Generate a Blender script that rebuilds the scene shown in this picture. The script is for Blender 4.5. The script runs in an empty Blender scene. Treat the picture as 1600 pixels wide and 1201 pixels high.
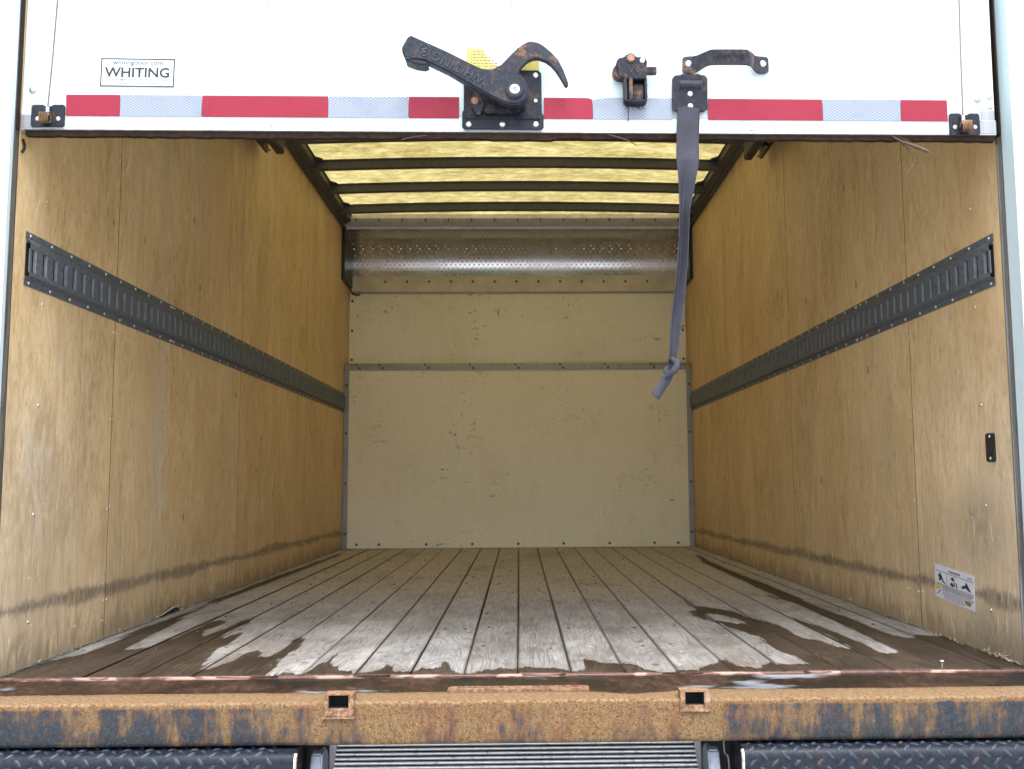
import bpy, bmesh, math, random
import numpy as np
from mathutils import Vector, Matrix
random.seed(7)
rng = np.random.default_rng(11)
R_ = math.radians
sc = bpy.context.scene
COL = sc.collection

# ---------------------------------------------------------------- camera
ZC = 0.4135
def make_camera():
    cam = bpy.data.cameras.new('camera'); o = bpy.data.objects.new('camera', cam); COL.objects.link(o)
    cam.sensor_width = 36.0; cam.sensor_fit = 'HORIZONTAL'
    cam.lens = 1512.4203 / 1600 * 36
    cam.shift_x = (800 - 836.0368) / 1600
    cam.clip_start = 0.05; cam.clip_end = 2000
    pi_, ya, ro = 0.1004, 0.0173, -0.0059
    Ry = Matrix(((math.cos(ya), -math.sin(ya), 0), (math.sin(ya), math.cos(ya), 0), (0, 0, 1)))
    Rp = Matrix(((1, 0, 0), (0, math.cos(pi_), math.sin(pi_)), (0, -math.sin(pi_), math.cos(pi_))))
    Rr = Matrix(((math.cos(ro), 0, math.sin(ro)), (0, 1, 0), (-math.sin(ro), 0, math.cos(ro))))
    M = Rr @ Rp @ Ry                      # rows: right, forward, up
    r, f, u = M[0], M[1], M[2]
    o.matrix_world = Matrix(((r[0], u[0], -f[0], 0), (r[1], u[1], -f[1], 0), (r[2], u[2], -f[2], ZC), (0, 0, 0, 1)))
    sc.camera = o
make_camera()

# ---------------------------------------------------------------- sky, sun, exposure
SUN_EL, SUN_AZ = R_(67), R_(170)          # azimuth clockwise from +Y (the front of the truck)
w = bpy.data.worlds.new('World'); sc.world = w; w.use_nodes = True
nt = w.node_tree
bg = nt.nodes['Background']
sky = nt.nodes.new('ShaderNodeTexSky'); sky.sky_type = 'NISHITA'; sky.sun_disc = False
sky.sun_elevation = SUN_EL; sky.sun_rotation = SUN_AZ
sky.air_density = 1.0; sky.dust_density = 3.0; sky.ozone_density = 1.0
hs = nt.nodes.new('ShaderNodeHueSaturation'); hs.inputs['Saturation'].default_value = 0.62
nt.links.new(sky.outputs[0], hs.inputs['Color']); nt.links.new(hs.outputs[0], bg.inputs[0])
bg.inputs[1].default_value = 0.15
sl = bpy.data.lights.new('sun', 'SUN'); sl.energy = 1.0; sl.angle = R_(34); sl.color = (1.0, 0.96, 0.9)
so = bpy.data.objects.new('sun', sl); COL.objects.link(so)
sd = Vector((math.sin(SUN_AZ) * math.cos(SUN_EL), math.cos(SUN_AZ) * math.cos(SUN_EL), math.sin(SUN_EL)))
so.rotation_euler = (-sd).to_track_quat('-Z', 'Y').to_euler(); so.location = sd * 20
sc.view_settings.view_transform = 'Standard'; sc.view_settings.look = 'None'
sc.view_settings.exposure = 1.88; sc.view_settings.gamma = 1.0
sc.cycles.max_bounces = 12; sc.cycles.diffuse_bounces = 8; sc.cycles.glossy_bounces = 4
sc.cycles.transmission_bounces = 8; sc.cycles.sample_clamp_indirect = 6.0

# ---------------------------------------------------------------- material helpers
class Mt:
    def __init__(s, name, rough=0.6, metal=0.0, col=(.5, .5, .5), spec=0.5):
        s.m = bpy.data.materials.new(name); s.m.use_nodes = True; s.t = s.m.node_tree
        s.b = s.t.nodes['Principled BSDF']
        s.b.inputs['Roughness'].default_value = rough; s.b.inputs['Metallic'].default_value = metal
        s.b.inputs['Specular IOR Level'].default_value = spec
        s.b.inputs['Base Color'].default_value = (*col, 1)
        s.geo = s.t.nodes.new('ShaderNodeNewGeometry'); s.pos = s.geo.outputs['Position']
    def put(s, sock, v):
        if isinstance(v, (int, float)): sock.default_value = v
        elif isinstance(v, (tuple, list)):
            sock.default_value = (*v, 1) if len(sock.default_value) == 4 and len(v) == 3 else v
        else: s.t.links.new(v, sock)
    def set(s, **k):
        for a, v in k.items():
            n = {'col': 'Base Color', 'rough': 'Roughness', 'metal': 'Metallic', 'norm': 'Normal', 'spec': 'Specular IOR Level', 'coat': 'Coat Weight', 'aniso': 'Anisotropic'}[a]
            s.put(s.b.inputs[n], v)
        return s
    def vm(s, v, mul=(1, 1, 1), add=(0, 0, 0)):
        n = s.t.nodes.new('ShaderNodeVectorMath'); n.operation = 'MULTIPLY_ADD'
        s.put(n.inputs[0], v); n.inputs[1].default_value = mul
        if isinstance(add, tuple): n.inputs[2].default_value = add
        else: s.t.links.new(add, n.inputs[2])
        return n.outputs[0]
    def noise(s, v, scale=1, detail=3, rough=.5, dist=0):
        n = s.t.nodes.new('ShaderNodeTexNoise'); s.put(n.inputs['Vector'], v)
        n.inputs['Scale'].default_value = scale; n.inputs['Detail'].default_value = detail
        n.inputs['Roughness'].default_value = rough; n.inputs['Distortion'].default_value = dist
        return n.outputs[0]
    def voro(s, v, scale=1, feature='F1', out='Distance'):
        n = s.t.nodes.new('ShaderNodeTexVoronoi'); n.feature = feature; s.put(n.inputs['Vector'], v); n.inputs['Scale'].default_value = scale
        return n.outputs[out]
    def math(s, op, a, b=0.0, clamp=False):
        n = s.t.nodes.new('ShaderNodeMath'); n.operation = op; n.use_clamp = clamp
        s.put(n.inputs[0], a); s.put(n.inputs[1], b); return n.outputs[0]
    def step(s, v, lo, hi, a=0.0, b=1.0):
        n = s.t.nodes.new('ShaderNodeMapRange'); n.interpolation_type = 'SMOOTHSTEP'
        s.put(n.inputs[0], v); n.inputs[1].default_value = lo; n.inputs[2].default_value = hi
        n.inputs[3].default_value = a; n.inputs[4].default_value = b; return n.outputs[0]
    def ramp(s, f, stops):
        n = s.t.nodes.new('ShaderNodeValToRGB'); s.put(n.inputs[0], f); e = n.color_ramp.elements
        e[0].position, e[0].color = stops[0][0], (*stops[0][1], 1)
        e[1].position, e[1].color = stops[-1][0], (*stops[-1][1], 1)
        for p, c in stops[1:-1]:
            x = e.new(p); x.color = (*c, 1)
        return n.outputs[0]
    def mix(s, f, a, b, mode='MIX'):
        n = s.t.nodes.new('ShaderNodeMix'); n.data_type = 'RGBA'; n.blend_type = mode
        s.put(n.inputs[0], f); s.put(n.inputs[6], a); s.put(n.inputs[7], b); return n.outputs[2]
    def bump(s, h, strength=.3, dist=.002, base=None):
        n = s.t.nodes.new('ShaderNodeBump'); n.inputs['Strength'].default_value = strength; n.inputs['Distance'].default_value = dist
        s.put(n.inputs['Height'], h)
        if base is not None: s.t.links.new(base, n.inputs['Normal'])
        return n.outputs[0]
    def sep(s, v):
        n = s.t.nodes.new('ShaderNodeSeparateXYZ'); s.put(n.inputs[0], v); return n.outputs
    def comb(s, x, y, z):
        n = s.t.nodes.new('ShaderNodeCombineXYZ'); s.put(n.inputs[0], x); s.put(n.inputs[1], y); s.put(n.inputs[2], z); return n.outputs[0]
    def rand(s):
        return s.t.nodes.new('ShaderNodeObjectInfo').outputs['Random']
    def attr(s, name):
        n = s.t.nodes.new('ShaderNodeAttribute'); n.attribute_name = name; return n.outputs['Fac']

def mat_plywood():
    a = Mt('varnished_plywood', .42, 0)
    off = a.comb(a.math('MULTIPLY', a.rand(), 37.0), a.math('MULTIPLY', a.rand(), 19.0), 0.0)
    p = a.vm(a.pos, (1, 1, 1), off)
    x, y, z = a.sep(a.pos)
    fine = a.noise(a.vm(p, (0, 1, .035)), 230, 5, .75)
    mid = a.noise(a.vm(p, (0, 1, .28)), 24, 6, .7, 1.6)
    big = a.noise(a.vm(p, (0, 1, .5)), 3.4, 5, .62, .6)
    fleck = a.noise(a.vm(p, (0, 1, .45)), 70, 4, .65)
    f = a.math('ADD', a.math('MULTIPLY', fine, .22), a.math('ADD', a.math('MULTIPLY', mid, .30), a.math('ADD', a.math('MULTIPLY', big, .26), a.math('MULTIPLY', fleck, .22))))
    c = a.ramp(f, [(.41, (.42, .265, .115)), (.47, (.60, .415, .20)), (.53, (.70, .505, .265)), (.59, (.80, .61, .35))])
    c = a.mix(a.math('MULTIPLY', a.step(fine, .54, .66), .40), c, (.26, .165, .08))
    c = a.mix(a.math('MULTIPLY', a.step(fleck, .56, .68), .35), c, (.30, .20, .10))
    red = a.step(a.noise(a.vm(p, (0, 1, .35)), 2.1, 4, .6), .50, .64)
    c = a.mix(a.math('MULTIPLY', red, .5), c, (.60, .37, .175))
    grey = a.math('MULTIPLY', a.step(a.noise(a.vm(p, (0, 1, .1)), 5.5, 5, .65), .50, .68), .34)
    c = a.mix(grey, c, (.56, .465, .32))
    pale_rear = a.math('MULTIPLY', a.step(a.math('ADD', y, a.math('MULTIPLY', big, 1.6)), 2.85, 3.9, 1, 0), a.step(z, .35, 1.0, .80, .08))  # paler and greyer low down towards the rear edge
    c = a.mix(pale_rear, c, a.mix(a.step(f, .42, .58), (.46, .355, .225), (.70, .585, .42)))
    dk = a.math('MULTIPLY', a.step(a.noise(a.vm(p, (0, 1, .05)), 24, 4, .7), .57, .72), .24)
    c = a.mix(dk, c, (.24, .165, .09))
    # grime towards the skirting, broken up by the grain
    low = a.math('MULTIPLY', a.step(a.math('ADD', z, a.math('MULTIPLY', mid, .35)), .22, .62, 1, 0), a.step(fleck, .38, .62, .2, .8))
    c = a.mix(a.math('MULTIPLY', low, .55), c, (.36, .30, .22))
    # rubbed black band left by cargo dollies
    wob = a.math('MULTIPLY', a.math('SUBTRACT', a.noise(a.vm(p, (0, 1, 0)), 1.6, 3, .6), .5), .045)
    slope = a.math('MULTIPLY', y, .009)
    hgt = a.math('ABSOLUTE', a.math('SUBTRACT', a.math('ADD', a.math('ADD', z, slope), wob), .158))
    jag = a.noise(a.vm(p, (0, 1, .07)), 150, 5, .75)
    wid = a.math('MULTIPLY', a.step(a.noise(a.vm(p, (0, 1, .2)), 2.6, 5, .75), .34, .62, .35, 1), .022)
    band = a.math('MULTIPLY', a.step(a.math('SUBTRACT', a.math('ADD', hgt, a.math('MULTIPLY', a.math('SUBTRACT', jag, .5), .085)), wid), -.008, .007, 1, 0),
                  a.step(jag, .36, .60, .30, 1))
    c = a.mix(a.math('MULTIPLY', band, .82), c, (.07, .062, .060))
    # smears and rub marks higher up
    sm = a.math('MULTIPLY', a.step(a.noise(a.vm(p, (0, 1, .25)), 8, 6, .75, 1.2), .57, .70), .30)
    c = a.mix(sm, c, (.22, .16, .10))
    def patch(cy, cz, ry, rz):
        u = a.math('DIVIDE', a.math('SUBTRACT', y, cy), ry); v = a.math('DIVIDE', a.math('SUBTRACT', z, cz), rz)
        return a.step(a.math('SQRT', a.math('ADD', a.math('MULTIPLY', u, u), a.math('MULTIPLY', v, v))), .15, 1.0, 1, 0)
    right = a.step(x, -.1, .1)
    gp = a.math('MULTIPLY', a.math('MAXIMUM', patch(2.36, .30, .22, .16), patch(2.30, .05, .25, .10)), a.math('MULTIPLY', right, a.step(a.math('ADD', a.math('MULTIPLY', mid, .6), a.math('MULTIPLY', fleck, .4)), .40, .58, .15, .8)))
    c = a.mix(a.math('MULTIPLY', gp, .75), c, (.15, .13, .105))
    pw = a.math('MULTIPLY', a.math('MAXIMUM', patch(3.06, .55, .10, .75), patch(2.28, .45, .10, .25)), a.math('MULTIPLY', a.math('SUBTRACT', 1.0, right), a.step(mid, .40, .60, .1, .6)))
    c = a.mix(a.math('MULTIPLY', pw, .7), c, (.55, .52, .46))
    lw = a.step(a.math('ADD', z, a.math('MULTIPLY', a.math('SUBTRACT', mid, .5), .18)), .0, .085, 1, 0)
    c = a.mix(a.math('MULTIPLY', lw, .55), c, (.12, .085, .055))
    run = a.math('MULTIPLY', a.step(a.noise(a.vm(p, (0, 1, .035)), 14, 4, .65), .56, .70), a.step(a.noise(a.vm(p, (0, 1, .6)), 2.5, 3, .6), .42, .60))
    c = a.mix(a.math('MULTIPLY', run, .26), c, (.23, .15, .075))
    # little knots and dings
    vd = a.voro(a.vm(p, (0, 1, .55)), 6.5)
    c = a.mix(a.math('MULTIPLY', a.step(vd, .02, .07, 1, 0), .8), c, (.14, .08, .04))
    dg = a.math('MULTIPLY', a.step(fleck, .67, .72), .6)
    c = a.mix(dg, c, (.17, .11, .06))
    # pale scratches where the face veneer is scraped off
    s1 = a.step(a.noise(a.vm(p, (0, 1, .10)), 95, 2, .5), .66, .70)
    s2 = a.step(a.noise(a.vm(p, (0, .14, 1)), 90, 2, .5), .69, .73)
    zone = a.math('MULTIPLY', a.step(z, .14, .55, 1, .10), a.step(a.noise(p, 6, 4, .65), .44, .58))
    sc_ = a.math('MULTIPLY', a.math('MAXIMUM', s1, s2), zone, True)
    c = a.mix(a.math('MULTIPLY', sc_, .85), c, (.80, .68, .47))
    r = a.math('ADD', a.step(fine, .35, .65, .46, .60), a.math('MULTIPLY', low, .2))
    h = a.math('ADD', a.math('MULTIPLY', fine, .6), a.math('ADD', a.math('MULTIPLY', big, 3.0), a.math('MULTIPLY', sc_, -.6)))
    return a.set(col=c, rough=r, norm=a.bump(h, .30, .0016), spec=.4).m

def mat_bulkhead():
    a = Mt('cream_painted_board', .55)
    off = a.comb(a.math('MULTIPLY', a.rand(), 31.0), 0.0, a.math('MULTIPLY', a.rand(), 17.0))
    p = a.vm(a.pos, (1, 1, 1), off)
    big = a.noise(p, 2.0, 5, .6)
    br = a.noise(a.vm(p, (.06, 0, 1)), 130, 4, .6)
    vert = a.noise(a.vm(p, (1, 0, .05)), 40, 3, .6)
    f = a.math('ADD', a.math('MULTIPLY', big, .5), a.math('ADD', a.math('MULTIPLY', br, .3), a.math('MULTIPLY', vert, .2)))
    c = a.ramp(f, [(.38, (.75, .70, .56)), (.5, (.81, .77, .64)), (.62, (.84, .80, .69))])
    smud = a.math('MULTIPLY', a.step(a.noise(a.vm(p, (.6, 0, 1)), 9, 6, .75), .56, .72), .30)
    c = a.mix(smud, c, (.34, .28, .19))
    m1 = a.step(a.noise(a.vm(p, (.30, 0, 1.1)), 46, 2.5, .55, .8), .655, .70)
    m2 = a.step(a.noise(a.vm(p, (1.0, 0, .35), (5, 0, 9)), 52, 2.5, .55, .8), .675, .71)
    m3 = a.step(a.noise(a.vm(p, (.6, 0, 1), (2, 0, 3)), 70, 2, .5, .5), .66, .70)
    dots = a.step(a.voro(a.vm(p, (1, 0, 1.4)), 5.5), .02, .065, 1, 0)
    brk = a.step(a.noise(p, 3.2, 3, .6), .51, .60)
    m = a.math('MULTIPLY', a.math('MAXIMUM', a.math('MAXIMUM', m1, m2), a.math('MAXIMUM', m3, dots)), brk)
    c = a.mix(a.math('MULTIPLY', m, .68), c, (.15, .12, .08))
    return a.set(col=c, rough=a.step(br, .3, .7, .45, .6), norm=a.bump(a.math('SUBTRACT', br, m), .15, .001)).m

def mat_plank():
    a = Mt('weathered_floor_plank', .75)
    rnd = a.rand()
    off = a.comb(a.math('MULTIPLY', rnd, 53.0), a.math('MULTIPLY', rnd, 91.0), 0.0)
    p = a.vm(a.pos, (1, 1, 0), off)
    # growth rings: cathedral figure, stretched along the board
    warp = a.noise(a.vm(p, (1, .17, 0)), 8, 3, .5, .3)
    warp2 = a.noise(a.vm(p, (1, .05, 0)), 20, 2, .5)
    ringc = a.math('ADD', a.math('MULTIPLY', a.sep(p)[0], 60.0), a.math('ADD', a.math('MULTIPLY', warp, 40.0), a.math('MULTIPLY', warp2, 5.0)))
    ring = a.step(a.math('SINE', a.math('MULTIPLY', ringc, 2.8)), -.3, 1.0)
    ring = a.math('MULTIPLY', ring, a.step(a.noise(a.vm(p, (1, .3, 0)), 14, 3, .6), .34, .60))
    fine = a.noise(a.vm(p, (1, .018, 0)), 330, 5, .75)
    blot = a.noise(a.vm(p, (1, .5, 0)), 6, 6, .7)
    f = a.math('ADD', a.math('MULTIPLY', blot, .5), a.math('MULTIPLY', fine, .5))
    dry = a.ramp(f, [(.40, (.135, .130, .124)), (.47, (.225, .224, .222)), (.53, (.29, .295, .30)), (.60, (.37, .385, .395))])
    dry = a.mix(a.math('MULTIPLY', ring, .48), dry, (.105, .10, .095))
    tint = a.ramp(rnd, [(0, (.80, .77, .74)), (.35, (1, .97, .93)), (.7, (.92, .91, .90)), (1, (1.0, .94, .86))])
    dry = a.mix(1.0, dry, tint, 'MULTIPLY')
    y = a.sep(a.pos)[1]
    roof_warmth = a.math('MULTIPLY', a.step(a.math('ADD', y, a.math('MULTIPLY', blot, 1.2)), 2.9, 4.6), .70)
    dry = a.mix(roof_warmth, dry, a.mix(a.step(fine, .35, .65), (.34, .285, .24), (.66, .60, .53)))   # yellow roof light painted into the boards further in
    stain = a.math('MULTIPLY', a.step(a.noise(a.vm(a.pos, (1, .55, 0)), 2.6, 6, .7, .5),   .50, .66), .38)
    dry = a.mix(stain, dry, (.15, .12, .095))
    ding = a.step(a.noise(a.vm(p, (1, .7, 0)), 44, 2, .5), .655, .70)
    dry = a.mix(a.math('MULTIPLY', ding, .75), dry, (.06, .048, .04))
    pale = a.step(a.noise(a.vm(p, (1, .3, 0)), 60, 3, .6), .64, .70)
    dry = a.mix(a.math('MULTIPLY', pale, .5), dry, (.52, .53, .54))
    wetc = a.mix(a.step(f, .40, .60), (.024, .018, .0135), (.070, .054, .042))
    wetc = a.mix(a.math('MULTIPLY', ring, .75), wetc, (.026, .019, .014))
    c_edge = a.attr('joint')
    dry = a.mix(a.math('MULTIPLY', c_edge, .75), dry, (.06, .048, .038))
    sd = a.math('SUBTRACT', a.attr('wet'), a.step(a.math('ABSOLUTE', a.sep(a.pos)[0]), .30, .62, .024, .007))
    e1 = a.math('MULTIPLY', a.math('SUBTRACT', a.noise(a.vm(a.pos, (1, .07, 0)), 260, 4, .8), .5), .034)
    e2 = a.math('MULTIPLY', a.math('SUBTRACT', a.noise(a.vm(a.pos, (1, .35, 0)), 45, 4, .65), .5), .018)
    e3 = a.math('MULTIPLY', a.math('SUBTRACT', a.noise(a.vm(p, (1, .035, 0)), 85, 3, .6), .5), .050)
    k = a.math('ADD', sd, a.math('ADD', e1, a.math('ADD', e2, e3)))
    wet = a.step(k, -.0022, .0022)
    damp = a.step(k, -.035, .002, 0, .22)
    c = a.mix(damp, dry, (.14, .118, .10))
    c = a.mix(wet, c, wetc)
    r = a.math('ADD', a.step(f, .35, .65, .66, .84), a.math('MULTIPLY', wet, -.28))
    h = a.math('ADD', a.math('MULTIPLY', ring, -.5), a.math('ADD', a.math('MULTIPLY', fine, .9), a.math('MULTIPLY', blot, .7)))
    return a.set(col=c, rough=r, norm=a.bump(h, .5, .0018), spec=a.step(wet, 0, 1, .35, .20)).m

def mat_rust(name='rusty_painted_steel'):
    a = Mt(name, .8)
    p = a.pos
    x, y, z = a.sep(p)
    n0 = a.noise(p, 300, 5, .75)
    n1 = a.noise(p, 120, 6, .75)
    ns = a.noise(a.vm(p, (1, 1, .22)), 26, 5, .7)          # runs down the face
    nb = a.noise(a.vm(p, (1, 1, .9)), 9, 6, .7)
    g = a.math('ADD', a.math('MULTIPLY', n0, .5), a.math('MULTIPLY', n1, .5))
    rust = a.ramp(g, [(.37, (.050, .028, .018)), (.45, (.105, .058, .025)), (.51, (.178, .108, .048)), (.57, (.238, .162, .078)), (.66, (.30, .24, .165))])
    red = a.ramp(g, [(.38, (.05, .018, .009)), (.5, (.155, .070, .030)), (.64, (.25, .138, .068))])
    rust = a.mix(a.step(ns, .44, .60, 0, .75), rust, red)
    grey = a.math('MULTIPLY', a.step(n1, .50, .62), .5)
    rust = a.mix(grey, rust, (.11, .098, .082))
    paint = a.ramp(g, [(.38, (.010, .014, .019)), (.52, (.022, .031, .041)), (.64, (.07, .085, .10))])
    side = a.math('ABSOLUTE', a.math('ADD', x, -.02))
    k = a.math('ADD', a.math('MULTIPLY', ns, .9), a.math('ADD', a.math('MULTIPLY', nb, .55), a.math('MULTIPLY', g, .5)))
    k = a.math('ADD', k, a.step(side, .25, .55, -.10, .045))
    k = a.math('ADD', k, a.step(x, .3, 1.0, 0, .05))
    k = a.math('ADD', k, a.step(z, -.075, -.020, .045, -.025))
    k = a.math('ADD', k, a.math('MULTIPLY', a.math('SUBTRACT', g, .5), .95))
    k = a.math('ADD', k, a.step(z, -.014, -.004, 0, -.4))
    k = a.math('ADD', k, a.math('MULTIPLY', a.math('SUBTRACT', a.noise(a.vm(p, (1, 1, .8)), 48, 4, .7), .5), .45))
    pm = a.step(k, .90, 1.10)
    c = a.mix(a.math('MULTIPLY', pm, .95), rust, paint)
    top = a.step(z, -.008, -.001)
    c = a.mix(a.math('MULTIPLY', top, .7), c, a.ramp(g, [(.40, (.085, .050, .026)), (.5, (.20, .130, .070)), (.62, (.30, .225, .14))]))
    return a.set(col=c, rough=a.step(pm, 0, 1, .85, .55), norm=a.bump(g, .5, .0013), spec=.18).m

def mat_wet_rust():
    a = Mt('wet_rusted_trough', .2)
    p = a.pos
    n1 = a.noise(p, 55, 5, .7)
    n2 = a.noise(a.vm(p, (1, 2.5, 2.5)), 3.2, 4, .6, .6)
    c = a.ramp(n1, [(.35, (.008, .005, .003)), (.5, (.026, .011, .005)), (.66, (.062, .025, .010))])
    c = a.mix(a.step(n2, .42, .6), c, (.016, .013, .011))
    glint = a.step(a.noise(a.vm(p, (1, 5, 5)), 2.6, 4, .6), .56, .64)  # sky glints painted in as pale blue-grey patches
    c = a.mix(a.math('MULTIPLY', glint, .85), c, (.19, .21, .235))
    r = a.math('ADD', a.step(n2, .42, .60, .45, .12), a.math('MULTIPLY', n1, .12))
    return a.set(col=c, rough=r, norm=a.bump(a.math('ADD', n1, a.math('MULTIPLY', n2, 3.0)), .35, .003), spec=.5).m

def mat_rust_edge():
    a = Mt('worn_rust_edge', .5)
    n1 = a.noise(a.pos, 70, 5, .7); n2 = a.noise(a.vm(a.pos, (1, 3, 3)), 7, 3, .6)
    c = a.ramp(n1, [(.35, (.035, .014, .010)), (.5, (.085, .032, .020)), (.65, (.16, .07, .042))])
    c = a.mix(a.math('MULTIPLY', a.step(n2, .50, .56), .8), c, (.42, .25, .19))
    return a.set(col=c, rough=a.step(n1, .3, .7, .35, .6), norm=a.bump(n1, .4, .0015)).m

def mat_rust_plate():
    a = Mt('orange_rusty_plate', .8)
    n1 = a.noise(a.pos, 110, 5, .75); n2 = a.noise(a.pos, 22, 4, .6)
    c = a.ramp(n1, [(.36, (.08, .04, .022)), (.48, (.20, .105, .055)), (.56, (.27, .165, .095)), (.66, (.34, .25, .165))])
    c = a.mix(a.step(n2, .5, .68, 0, .45), c, (.19, .08, .045))
    return a.set(col=c, rough=.8, norm=a.bump(n1, .45, .0015)).m

def mat_black_steel(name='black_steel', rust=.35, base=(.0075, .0098, .0145), rough=.42):
    a = Mt(name, rough)
    n1 = a.noise(a.pos, 120, 5, .7); n2 = a.noise(a.pos, 26, 4, .65)
    c = a.mix(a.step(n1, .35, .7), base, tuple(v * 2.4 for v in base))
    rc = a.ramp(n1, [(.3, (.06, .03, .018)), (.7, (.25, .12, .055))])
    m = a.math('MULTIPLY', a.step(n2, .52, .68), rust)
    c = a.mix(m, c, rc)
    return a.set(col=c, rough=a.step(n1, .3, .7, rough - .1, rough + .2), norm=a.bump(n1, .3, .0008), spec=.22).m

def mat_simple(name, col, rough=.5, metal=0.0, var=.15, scale=40, spec=.5, bump=.1):
    a = Mt(name, rough, metal, col, spec)
    n = a.noise(a.pos, scale, 4, .6)
    c = a.mix(a.step(n, .3, .7), tuple(v * (1 - var) for v in col), tuple(min(1, v * (1 + var)) for v in col))
    return a.set(col=c, rough=a.step(n, .3, .7, max(.03, rough - .08), rough + .08), norm=a.bump(n, bump, .0006)).m

def mat_white_door(name='white_painted_panel', dirt=.25):
    a = Mt(name, .35)
    p = a.pos
    n1 = a.noise(p, 3, 4, .6); n2 = a.noise(p, 75, 3, .6); n3 = a.noise(a.vm(p, (1, 1, .15)), 30, 4, .6)
    c = a.mix(a.step(n1, .35, .7), (.575, .69, .71), (.545, .66, .685))
    spk = a.math('MULTIPLY', a.step(n2, .70, .76), dirt * 1.6)
    stk = a.math('MULTIPLY', a.step(n3, .55, .75), dirt)
    c = a.mix(a.math('MAXIMUM', spk, stk), c, (.36, .36, .35))
    return a.set(col=c, rough=a.step(n1, .3, .7, .28, .42), norm=a.bump(n1, .1, .003)).m

def mat_aluminium(name='aluminium', base=(.62, .63, .64), rough=.38, axis=(1, 1, .04)):
    a = Mt(name, rough, .85)
    n1 = a.noise(a.vm(a.pos, axis), 90, 4, .65); n2 = a.noise(a.pos, 14, 4, .6)
    c = a.mix(a.step(n1, .3, .7), tuple(v * .72 for v in base), base)
    c = a.mix(a.math('MULTIPLY', a.step(n2, .52, .74), .5), c, tuple(v * .45 for v in base))
    return a.set(col=c, rough=a.step(n1, .3, .7, rough - .08, rough + .14), norm=a.bump(n1, .1, .0006)).m

def mat_tape(name, dark, light):
    a = Mt(name, .3, 0, light)
    x, y, z = a.sep(a.pos)
    k1 = a.math('SINE', a.math('MULTIPLY', a.math('ADD', x, a.math('MULTIPLY', z, 1.5)), 620.0))
    k2 = a.math('SINE', a.math('MULTIPLY', a.math('SUBTRACT', x, a.math('MULTIPLY', z, 1.5)), 620.0))
    g = a.math('MAXIMUM', k1, k2)
    n = a.noise(a.pos, 20, 3, .6)
    c = a.mix(a.step(g, .55, .98), light, dark)
    c = a.mix(a.math('MULTIPLY', a.step(n, .45, .75), .35), c, dark)
    return a.set(col=c, rough=.38, norm=a.bump(g, .08, .0003), spec=.2).m

def mat_embossed():
    a = Mt('embossed_aluminium', .24, 1.0, (.66, .68, .72))
    n = a.noise(a.pos, 3, 3, .5)
    return a.set(rough=a.step(n, .3, .7, .20, .30)).m

def mat_roof():
    m = bpy.data.materials.new('translucent_roof_sheet'); m.use_nodes = True
    t = m.node_tree; a = Mt.__new__(Mt); a.m, a.t = m, t
    out = t.nodes['Material Output']; t.nodes.remove(t.nodes['Principled BSDF'])
    a.geo = t.nodes.new('ShaderNodeNewGeometry'); a.pos = a.geo.outputs['Position']
    n = a.noise(a.vm(a.pos, (.45, 1, 0)), 30, 5, .7); n2 = a.noise(a.vm(a.pos, (.4, 1, 0)), 7, 4, .6); n3 = a.noise(a.vm(a.pos, (.25, 1, 0)), 120, 3, .6, 2.0)
    f = a.math('ADD', a.math('MULTIPLY', n, .45), a.math('ADD', a.math('MULTIPLY', n2, .30), a.math('MULTIPLY', n3, .25)))
    c = a.ramp(f, [(.42, (.175, .140, .044)), (.48, (.26, .212, .078)), (.53, (.32, .270, .108)), (.58, (.43, .37, .175))])
    tr = t.nodes.new('ShaderNodeBsdfTranslucent'); t.links.new(c, tr.inputs[0])
    df = t.nodes.new('ShaderNodeBsdfDiffuse'); t.links.new(a.mix(.5, c, (.5, .42, .2)), df.inputs[0])
    mx = t.nodes.new('ShaderNodeMixShader'); mx.inputs[0].default_value = .25
    t.links.new(tr.outputs[0], mx.inputs[1]); t.links.new(df.outputs[0], mx.inputs[2]); t.links.new(mx.outputs[0], out.inputs[0])
    return m

def mat_webbing():
    a = Mt('grey_webbing', .85)
    n = a.noise(a.vm(a.pos, (1, 1, .25)), 380, 3, .6); n2 = a.noise(a.pos, 18, 4, .6)
    c = a.ramp(n2, [(.3, (.022, .023, .034)), (.7, (.044, .045, .065))])
    c = a.mix(a.math('MULTIPLY', a.step(n, .35, .7), .35), c, (.018, .018, .024))
    return a.set(col=c, norm=a.bump(n, .5, .0008)).m

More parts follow.
